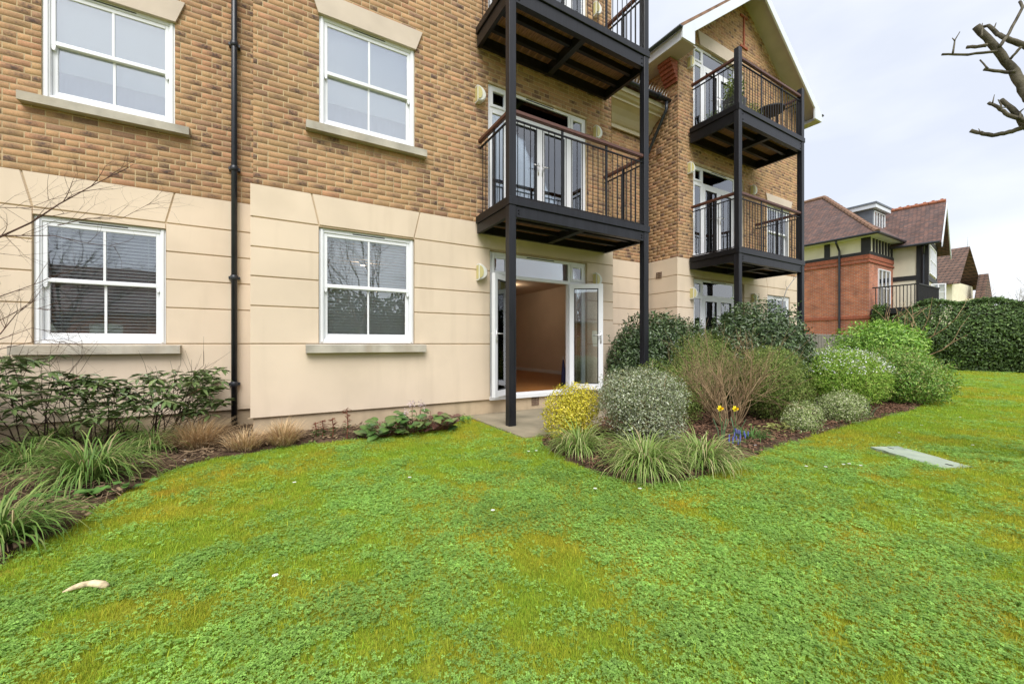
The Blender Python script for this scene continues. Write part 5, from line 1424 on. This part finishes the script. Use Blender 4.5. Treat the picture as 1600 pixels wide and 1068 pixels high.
for i, (px, D, h, lab) in enumerate(((1545, 70, 11.5, 'pale bare tree far behind the hedge, next to the farthest house'), (1590, 75, 12.5, 'pale bare tree far behind the hedge, away from the houses'), (1650, 60, 12, 'bare tree beyond the hedge past the open lawn'))):
    b0 = dep(px, HY, D); t = thing('distant_bare_tree', (b0.x, b0.y, 0), lab, 'tree', 'bare trees on the skyline'); mb = MB(); mb.tube([(b0.x, b0.y, 0), (b0.x, b0.y, h * .35)], [.22, .16], 8); mb.build('trunk', 'bark', t)
    mb = MB()
    for k in range(7): twigs(mb, (b0.x, b0.y, h * random.uniform(.2, .36)), (random.gauss(0, .5), random.gauss(0, .5), 1), h * .3, .09, 4, .42, 3, .2)
    mb.build('crown', mat('pale_bare_twig', (.34, .31, .30), .9), t)

# ================================================================== THINGS ON THE LAWN
a, b, c = gnd(1363, 709), gnd(1403, 702), gnd(1521, 731)
u = (c - b).normalized(); L = (c - b).length; v = Vector((-u.y, u.x, 0)); v = v if v.dot(a - b) > 0 else -v; W = .34
sb = thing('drain_cover_slab', b, 'narrow grey green weathered slab with two lifting slots set in the lawn', 'slab')
mb = MB(); n = 10; V, Fc = [], []
for i in range(n + 1):
    f = i / n; z = .026 + .012 * math.cos(f * 3.1) + random.uniform(-.002, .002) ; w = W * (1 + .03 * math.sin(i * 2.3))
    for (q, zz) in ((0, -.02), (0, z), (w, z + .003), (w, -.02)): p = b + u * (L * f) + v * q; V.append((p.x, p.y, zz))
for i in range(n):
    for k in range(3): Fc.append((4 * i + k, 4 * i + k + 1, 4 * i + k + 5, 4 * i + k + 4))
Fc += [(0, 3, 2, 1), (4 * n, 4 * n + 1, 4 * n + 2, 4 * n + 3)]
mb.add(V, Fc); mb.build('slab', 'slab', sb)
for f in (.1, .9):
    p = b + u * (L * f) + v * (W * .5); MB().bar(p - u * .03 + Vector((0, 0, .038 if f < .5 else .018)), p + u * .03 + Vector((0, 0, .038 if f < .5 else .018)), .014, .006).build('lifting_slot', 'gasket', sb)
c0, c1 = gnd(98, 932), gnd(168, 923); br = thing('bread_crust', c0.lerp(c1, .5), 'pale curved crust lying on the mossy lawn', 'food scrap'); mb = MB(); pp = []
for i in range(9):
    f = i / 8; p = c0.lerp(c1, f); p.z = .022 + .016 * math.sin(f * 3.0); p += Vector((.0, .02 * math.sin(f * 3.1), 0)); pp.append(p)
mb.tube(pp, [.004, .009, .012, .014, .013, .016, .016, .017, .010], 8); mb.build('crust', 'bread', br, True)
# daisies on the lawn
dz = MB()
for k in range(8):
    a = k * .785; dz.add([(0, 0, .03), (.009 * math.cos(a - .3), .009 * math.sin(a - .3), .031), (.012 * math.cos(a), .012 * math.sin(a), .029), (.009 * math.cos(a + .3), .009 * math.sin(a + .3), .031)], [(0, 1, 2, 3)])
dz_me = dz.mesh('daisy', mat('daisy_white', (.8, .8, .78), .6, .02)); 
spots = [(290, 724), (223, 728), (826, 710), (838, 709), (1205, 672), (1290, 735), (1318, 731), (1327, 730), (1345, 733), (1260, 734), (1405, 680), (1440, 668), (1520, 700), (1560, 620), (1430, 626), (1180, 700), (1500, 655), (640, 752), (770, 805), (1000, 770), (460, 760), (430, 910), (930, 690 + 80)]
for i, (px, py) in enumerate(spots):
    q = gnd(px, py); o = bpy.data.objects.new('daisy', dz_me); COL.objects.link(o); o.location = q; o.rotation_euler = (0, 0, i); o.scale = [1.3] * 3
    tag(o, 'tiny white daisy dotted in the lawn', 'flower', 'daisies in the lawn')

cl = thing('bare_climber_stem', (onY(1221, 492, 5.55).x, 5.55, 0), 'thin grey bare stem arching in front of the wing ground floor window', 'plant')
p = [onY(*q, 5.55) for q in ((1221, 520), (1221, 492), (1223, 470), (1229, 452), (1239, 438), (1249, 427))]; p = [Vector((p[0].x, 5.55, 0))] + p
mb = MB(); mb.tube(p, [.016, .015, .014, .013, .012, .010, .007], 7); mb.build('stem', mat('grey_stem', (.3, .29, .27), .8), cl, True)
mb = MB()
for q in p[2:]: twigs(mb, q, (random.gauss(0, .5), -.2, .5), .18, .004, 1, .5, 2, .1)
mb.build('twigs', 'bark', cl)

# ================================================================== TOP BALCONY OF THE WING: PLANTERS AND FURNITURE
DZT = 6.20 - .115 + .002
def planter(x, y, w, d, h, lab, z=DZT, n=260, ph=.25, L=.05, Wd=.02, cols=((.14, .22, .05), (.2, .28, .08), (.1, .17, .04))):
    t = thing('planter', (x, y, z), lab, 'planter')
    mb = MB(); s = .88
    vs = [(x + a * w / 2 * k, y + b * d / 2 * k, z + c) for c, k in ((0, s), (h, 1)) for a, b in ((-1, -1), (1, -1), (1, 1), (-1, 1))]
    vs += [(x + a * w / 2 * .86, y + b * d / 2 * .86, z + h) for a, b in ((-1, -1), (1, -1), (1, 1), (-1, 1))] + [(x + a * w / 2 * .84, y + b * d / 2 * .84, z + h - .03) for a, b in ((-1, -1), (1, -1), (1, 1), (-1, 1))]
    f = [(0, 3, 2, 1)]
    for r in (0, 4, 8): f += [(r + i, r + (i + 1) % 4, r + (i + 1) % 4 + 4, r + i + 4) for i in range(4)]
    f.append((12, 13, 14, 15)); mb.add(vs, f); mb.build('pot', 'planter', t)
    (V, Q, C), _, _ = blob_leaves([((x, y, z + h + ph * .4), (w * .5, d * .6, ph))], n, L, Wd, cols, zmin=z + h - .02, shell=.9); o = np_obj('foliage', V, Q, 'leaf', t, C); o['kind'] = 'stuff'
    mb = MB()
    for i in range(5): twigs(mb, (x, y, z + h - .03), (random.gauss(0, .3), random.gauss(0, .3), 1), ph * .7, .006, 2, .4, 2, .2)
    mb.build('stems', 'twig_dark', t)
planter(B0 + .30, 5.45, .22, .55, .2, 'low grey trough with sparse greenery at the wall end of the top wing balcony', n=200, ph=.16)
planter(B0 + .30, 5.02, .25, .3, .24, 'small grey pot of trailing grey green leaves on the top wing balcony', n=260, ph=.22, cols=((.2, .24, .16), (.28, .3, .22)))
planter(B0 + .52, 5.12, .34, .34, .55, 'tall square grey planter with leafy shrub near the balcony corner post', n=420, ph=.42, L=.09, Wd=.035, cols=((.22, .30, .06), (.3, .36, .1)))
planter(B0 + .95, 4.95, .6, .22, .2, 'grey trough with yellow green plants behind the front railing under the gable', n=420, ph=.24, cols=((.26, .32, .07), (.34, .38, .12)))
tb = thing('bistro_table', (B0 + 1.95, 5.1, DZT), 'round dark bistro table on the top wing balcony', 'table'); x, y = B0 + 1.95, 5.1
mb = MB(); mb.tube([(x, y, DZT + .69), (x, y, DZT + .72)], .32, 28); mb.build('table_top', 'rattan', tb)
for k in range(3):
    a = k * 2.094; MB().tube([(x + .05 * math.cos(a), y + .05 * math.sin(a), DZT + .69), (x - .03 * math.cos(a), y - .03 * math.sin(a), DZT + .38), (x + .27 * math.cos(a), y + .27 * math.sin(a), DZT)], .012, 6).build('leg', 'rattan', tb)
ch = thing('balcony_chair', (B0 + 1.4, 5.45, DZT), 'dark slatted chair beside the bistro table under the gable', 'chair'); x, y = B0 + 1.35, 5.45
MB().cbox(x - .23, y - .23, DZT + .43, x + .23, y + .23, DZT + .46, .008).build('seat', 'rattan', ch)
for sx in (-1, 1):
    for sy in (-1, 1): MB().tube([(x + sx * .2, y + sy * .2, DZT + .43), (x + sx * .23, y + sy * .23, DZT)], .014, 6).build('leg', 'rattan', ch)
for i in range(5): MB().bar((x - .23, y - .2 + i * .1, DZT + .50), (x - .33, y - .2 + i * .1, DZT + .92), .06, .012, up=(1, 0, 0)).build('back_slat', 'rattan', ch)
MB().bar((x - .33, y - .25, DZT + .92), (x - .33, y + .25, DZT + .92), .03, .05).build('top_rail', 'rattan', ch)

# ================================================================== NEIGHBOURING HOUSES
def slope(mb, pts, th=.08):
    v = [Vector(p) for p in pts]; w = [p + Vector((0, 0, th)) for p in v]; n = len(v)
    mb.add(v + w, [tuple(range(n - 1, -1, -1)), tuple(range(n, 2 * n))] + [(i, (i + 1) % n, (i + 1) % n + n, i + n) for i in range(n)])
HX, HY0, HX1, HY1 = 26.9, 8.5, 33.4, 19.0
ha = thing('red_brick_house', (30, 13, 0), 'red brick house with half timbered upper band and hipped brown tile roof', 'house')
ZB, ZE = 5.95, 6.85
MB().box(HX, HY0, 0, HX1, HY1, ZB).build('brick_wall', 'far_brick', ha)
mb = MB(); mb.box(HX - .06, HY0 - .06, ZB - .42, HX1, HY1, ZB - .34); mb.box(HX - .04, HY0 - .04, ZB - .22, HX1, HY1, ZB - .01); mb.box(HX - .05, HY0 - .05, 2.55, HX1, HY1, 2.7); mb.build('string_course', 'redbrick1', ha)
ub = MB().box(HX + .02, HY0 + .02, ZB, HX1, HY1, ZE).build('stucco_band', 'cream', ha)
MB().box(HX - .04, HY0 - .04, ZB + .0, HX1 - .1, HY1, ZB + .16).build('timber_rail', 'timber', ub)
for y in (8.62, 10.35, 12.0, 13.6, 15.2, 16.8): MB().box(HX - .03, y - (.2 if y < 9 else .13), ZB + .162, HX + .03, y + (.2 if y < 9 else .13), ZE + .05).build('timber_stud', 'timber', ub)
for i in range(8): MB().box(HX + .55 + i * .42, HY0 - .03, ZB + .162, HX + .73 + i * .42, HY0 + .03, ZE + .05).build('timber_stud', 'timber', ub)
EO = .5; ex, ey = HX - EO, HY0 - EO; ez = ZE + .05; hp = 3.75; rz = ez + 3.6
rm = MB(); slope(rm, [(ex, ey, ez), (ex + hp, ey + hp, rz), (ex + hp, HY1, rz), (ex, HY1, ez)])
slope(rm, [(ex, ey, ez), (ex + 2 * hp, ey, ez), (ex + hp, ey + hp, rz)])
slope(rm, [(ex + 2 * hp, ey, ez), (ex + 2 * hp, HY1, ez), (ex + hp, HY1, rz), (ex + hp, ey + hp, rz)])
hr = rm.build('roof', 'far_tile', ha)
rt = MB(); p0, p1 = Vector((ex, ey, ez + .06)), Vector((ex + hp, ey + hp, rz + .1)); m_ = MB().tube([(0, 0, 0), (p1 - p0) / 17 * 1.04], [.13, .11], 8).mesh('ridge_tile', M['ridge_brown'])
for i in range(17):
    o = bpy.data.objects.new('ridge_tile', m_); link(o, hr); o.location = p0.lerp(p1, i / 17)
m_ = MB().tube([(0, 0, 0), (0, .44, 0)], .12, 8).mesh('ridge_tile', M['ridge_brown'])
for i in range(15): o = bpy.data.objects.new('ridge_tile', m_); link(o, hr); o.location = (ex + hp, ey + hp + i * .43, rz + .1)
MB().box(ex + .02, ey + .02, ez - .05, HX1, HY1, ez - .002).build('soffit', 'whiteboard', ha)
MB().tube([(ex - .05, ey - .05, ez + .0), (ex - .05, HY1, ez)], .07, 8).build('gutter', 'pipe', ha); MB().tube([(ex - .05, ey - .05, ez), (HX1 - 2.4, ey - .05, ez)], .07, 8).build('gutter', 'pipe', ha)
MB().tube([(HX - .08, 9.75, 0), (HX - .08, 9.75, ez - .55), (ex + .0, 9.75, ez - .15), (ex, 9.75, ez)], .055, 8).build('downpipe', 'pipe', ha)
def white_window(x0, x1, z0, z1, Y, parent, nx=3, nz_=1, name='window'):
    mb = MB(); frame_rect(mb, x0, x1, z0, z1, Y - .05, Y + .03, .06)
    for i in range(1, nx): xx = x0 + (x1 - x0) * i / nx; mb.box(xx - .025, Y - .045, z0 + .06, xx + .025, Y + .02, z1 - .06)
    for i in range(1, nz_): zz = z0 + (z1 - z0) * i / nz_; mb.box(x0 + .06, Y - .04, zz - .015, x1 - .06, Y + .015, zz + .015)
    w = mb.build(name, 'upvc', parent); MB().box(x0 + .06, Y - .015, z0 + .06, x1 - .06, Y - .008, z1 - .06).build('pane', 'glass_hi', w); return w
white_window(28.1, 29.8, 3.25, 5.3, HY0, ha, 3, 2, 'french_door')
DTZ = ez + 2.1; dm = MB(); dx0, dx1, dy0, dy1 = ex + 3.1, ex + 5.0, ey + 1.15, ey + 3.6; dm.box(dx0, dy0, ez + .7, dx1, dy1, DTZ); do = dm.build('dormer', 'lead', ha)
MB().box(dx0 - .18, dy0 - .2, DTZ, dx1 + .18, dy1, DTZ + .22).build('dormer_fascia', 'whiteboard', do); MB().box(dx0 - .22, dy0 - .24, DTZ + .22, dx1 + .22, dy1, DTZ + .32).build('dormer_roof', 'lead', do)
white_window(dx0 + .15, dx1 - .15, ez + .85, DTZ - .1, dy0 - .0, do, 4, 1)
# terrace in front of the door
tr = thing('raised_terrace', (29, 7.4, 0), 'black railed raised terrace in front of the red brick house door', 'terrace')
MB().box(HX + .1, 6.6, 2.75, 30.3, HY0 - .06, 3.05).build('deck', 'timber', tr)
for x in (HX + .2, 28.6, 30.2): MB().box(x - .06, 6.65, 0, x + .06, 6.77, 2.75).build('post', 'timber', tr)
MB().bar((HX + .15, 6.65, 4.15), (30.3, 6.65, 4.15), .06, .06).build('handrail', 'timber', tr); MB().bar((HX + .15, 6.65, 4.15), (HX + .15, 8.4, 4.15), .06, .06).build('handrail', 'timber', tr)
bm_ = MB().box(-.014, -.014, 0, .014, .014, 1.1).mesh('baluster', M['timber'])
for i in range(26): o = bpy.data.objects.new('baluster', bm_); link(o, tr); o.location = (HX + .15 + i * .125, 6.65, 3.05)
for i in range(1, 13): o = bpy.data.objects.new('baluster', bm_); link(o, tr); o.location = (HX + .15, 6.65 + i * .135, 3.05)
# second house: cream half timbered cross gable
hb = thing('half_timbered_house', (30.5, 7.15, 0), 'cream half timbered house with steep tiled gable and red crested ridge', 'house')
bx0, bx1, by0, by1 = 30.5, 34.6, 7.15, 16.0; bze = 7.05; bxm = (bx0 + bx1) / 2; bzr = 9.2
mb = MB(); mb.box(bx0, by0, 0, bx1, by1, bze); mb.prism([(bx0, bze), (bx1, bze), (bxm, bzr - .1)], 1, by0 + .01, by1); hw = mb.build('wall', 'cream', hb)
for (y0, y1, z0, z1) in ((by0 - .03, by0 + .42, 0, bze), (HY0 + .02, HY0 + .24, 3, bze), (by0 + .42, HY0 + .02, 4.75, 5.0)): MB().box(bx0 - .04, y0, z0, bx0 + .03, y1, z1).build('timber', 'timber', hw)
for (x0, x1, z0, z1) in ((bx0 - .03, bx0 + .3, 0, bze), (bx1 - .3, bx1, 0, bze), (bx0 + .3, bx1 - .3, 4.7, 5.0), (bx0 + .3, bx1 - .3, bze - .2, bze), (bxm - .1, bxm + .1, bze, bzr - .5)): MB().box(x0, by0 - .05, z0, x1, by0 + .02, z1).build('timber', 'timber', hw)
white_window(bx0 + .6, bx1 - .6, 5.1, 6.7, by0 - .02, hb, 4, 2)
wo_ = white_window(0, .62, 0, 1.35, 0, hb, 2, 3, 'open_casement'); wo_.location = (bx0 + .45, by0 - .08, 3.15); wo_.rotation_euler = (0, 0, math.radians(-62))
rm = MB(); s2 = (bzr - bze) / (bxm - bx0); oh = .45
slope(rm, [(bx0 - oh, by0 - .55, bze - s2 * oh), (bxm, by0 - .55, bzr), (bxm, by1, bzr), (bx0 - oh, by1, bze - s2 * oh)], .1); slope(rm, [(bx1 + oh, by0 - .55, bze - s2 * oh), (bx1 + oh, by1, bze - s2 * oh), (bxm, by1, bzr), (bxm, by0 - .55, bzr)], .1)
br_ = rm.build('roof', 'far_tile', hb)
m_ = MB(); m_.tube([(0, 0, 0), (0, .33, 0)], .11, 8); m_.box(-.03, .1, .06, .03, .22, .15); m_ = m_.mesh('ridge_tile', M['ridge_red'])
for i in range(26): o = bpy.data.objects.new('ridge_tile', m_); link(o, br_); o.location = (bxm, by0 - .55 + i * .345, bzr + .12)
for s, xx in ((1, bx0 - oh), (-1, bx1 + oh)):
    q = MB(); q.prism([(xx, bze - s2 * oh - .0), (xx, bze - s2 * oh - .25), (bxm, bzr - .28), (bxm, bzr)], 1, by0 - .6, by0 - .56); q.build('bargeboard', 'whiteboard', br_)
MB().tube([(bx0 - oh - .05, by0 - .5, bze - s2 * oh + .02), (bx0 - oh - .05, HY0 + 1.2, bze - s2 * oh + .02)], .07, 8).build('gutter', 'pipe', hb); MB().tube([(bx0 - .08, by0 + .15, 0), (bx0 - .08, by0 + .15, 6.1), (bx0 - oh, by0 + .1, 6.5)], .055, 8).build('downpipe', 'pipe', hb)
hb.rotation_euler = (0, 0, math.radians(8))
# third house, lower, farther on
hc = thing('far_house', (50, 11, 0), 'farther cream house with a low brown pantile roof', 'house')
cx0, cx1, cy0, cy1 = 47, 53.2, 9.6, 20; cz = 6.3
MB().box(cx0, cy0, 0, cx1, cy1, cz).build('wall', 'cream', hc)
rm = MB(); cxm = (cx0 + cx1) / 2 - .6; slope(rm, [(cx0 - .4, cy0 - .5, cz - .3), (cxm, cy0 - .5, cz + 2.9), (cxm, cy1, cz + 2.9), (cx0 - .4, cy1, cz - .3)], .12); slope(rm, [(cx1 + .4, cy0 - .5, cz - .3), (cx1 + .4, cy1, cz - .3), (cxm, cy1, cz + 2.9), (cxm, cy0 - .5, cz + 2.9)], .12); rm.build('roof', 'far_tile2', hc)
MB().tube([(cxm, cy0 - .4, cz + 3.0), (cxm, cy0 - .4, cz + 3.8)], [.06, .01], 6).build('finial', 'whiteboard', hc)
rm = MB(); rm.prism([(50.6, cz - 1.2), (53.4, cz - 1.2), (52.0, cz + .9)], 1, cy0 - 1.1, cy0 - .55); rm.build('porch_gable', 'far_tile2', hc); MB().box(50.8, cy0 - 1.0, 0, 53.2, cy0 - .02, cz - 1.22).build('porch_wall', 'cream', hc)
for x in (50.75, 51.9, 53.0): MB().box(x, cy0 - 1.06, 0, x + .2, cy0 - 1.005, cz - 1.23).build('timber', 'timber', hc)
MB().box(cx0 - .03, cy0 + .2, 4.2, cx0 + .02, cy0 + 6, 4.4).build('timber', 'timber', hc)
# wooden fence behind the wing
fn = thing('wooden_fence', (22, 9, 0), 'weathered grey wooden board fence between wing and red brick house', 'fence')
fm = MB().prism([(0, 0), (.13, 0), (.13, 1.62), (.065, 1.68), (0, 1.62)], 1, -.011, .011).mesh('fence_board', M['fence'])
for i in range(44): o = bpy.data.objects.new('fence_board', fm); link(o, fn); o.location = (20.2 + i * .145, 8.9 + .012 * (i % 2), 0)
for z in (.4, 1.3): MB().box(20.1, 8.93, z, 26.7, 8.98, z + .08).build('fence_rail', 'fence', fn)

# ================================================================== ACROSS THE LAWN, SEEN ONLY MIRRORED IN THE PANES
hh = thing('opposite_house', (-6, -19, 0), 'brick house across the lawn, mirrored in the ground floor windows', 'house')
MB().box(-13, -26, 0, -3, -17, 3.0).build('wall', 'far_brick', hh)
rm = MB(); slope(rm, [(-13.5, -16.5, 2.9), (-2.5, -16.5, 2.9), (-2.5, -21.5, 6.0), (-13.5, -21.5, 6.0)]); slope(rm, [(-13.5, -26.5, 2.9), (-13.5, -21.5, 6.0), (-2.5, -21.5, 6.0), (-2.5, -26.5, 2.9)]); rm.build('roof', 'far_tile', hh)
MB().box(-6, -21.9, 5.6, -5.1, -21.1, 7.0).build('chimney', 'redbrick1', hh)
for x in (-11.5, -9, -6): MB().box(x, -17.04, 1.0, x + 1.4, -16.98, 2.3).build('window', 'upvc', hh)
for i, (x, y, h, lab) in enumerate(((3.2, -7, 6.5, 'bare tree across the lawn mirrored in the window beside the doors'), (9.5, -13, 8, 'bare tree across the lawn mirrored in the wing panes'), (-7.5, -9, 6, 'bare tree across the lawn mirrored in the recessed wall window'))):
    t = thing('opposite_bare_tree', (x, y, 0), lab, 'tree', 'bare trees across the lawn'); mb = MB(); mb.tube([(x, y, 0), (x, y, h * .3)], [.16, .12], 8); mb.build('trunk', 'bark', t); mb = MB()
    for k in range(6): twigs(mb, (x, y, h * .28), (random.gauss(0, .6), random.gauss(0, .6), 1), h * .32, .06, 4, .45, 3, .15)
    mb.build('crown', 'twig_dark', t)
oh_ = thing('opposite_hedge', (4, -15, 0), 'dark hedge across the lawn, mirrored in the panes', 'hedge'); n = 16000
X_ = rng.uniform(-1.5, 24, n); Z_ = rng.random(n) * (3.4 + 2.2 * vnoise(X_, X_ * .2, 2.0, 77)); V, Q, C = leaf_arrays(np.stack([X_, -15 + rng.normal(0, .3, n), Z_], 1), unit(n), unit(n), np.full(n, .28), np.full(n, .16), np.array((.05, .08, .03)) * rng.uniform(.6, 1.4, (n, 1)))
np_obj('foliage', V, Q, 'leaf', oh_, C)['kind'] = 'stuff'; MB().box(-1.4, -15.3, 0, 23.9, -14.9, 3.2).build('inner_twigs', 'twig_dark', oh_)
print('objects', len(bpy.data.objects))
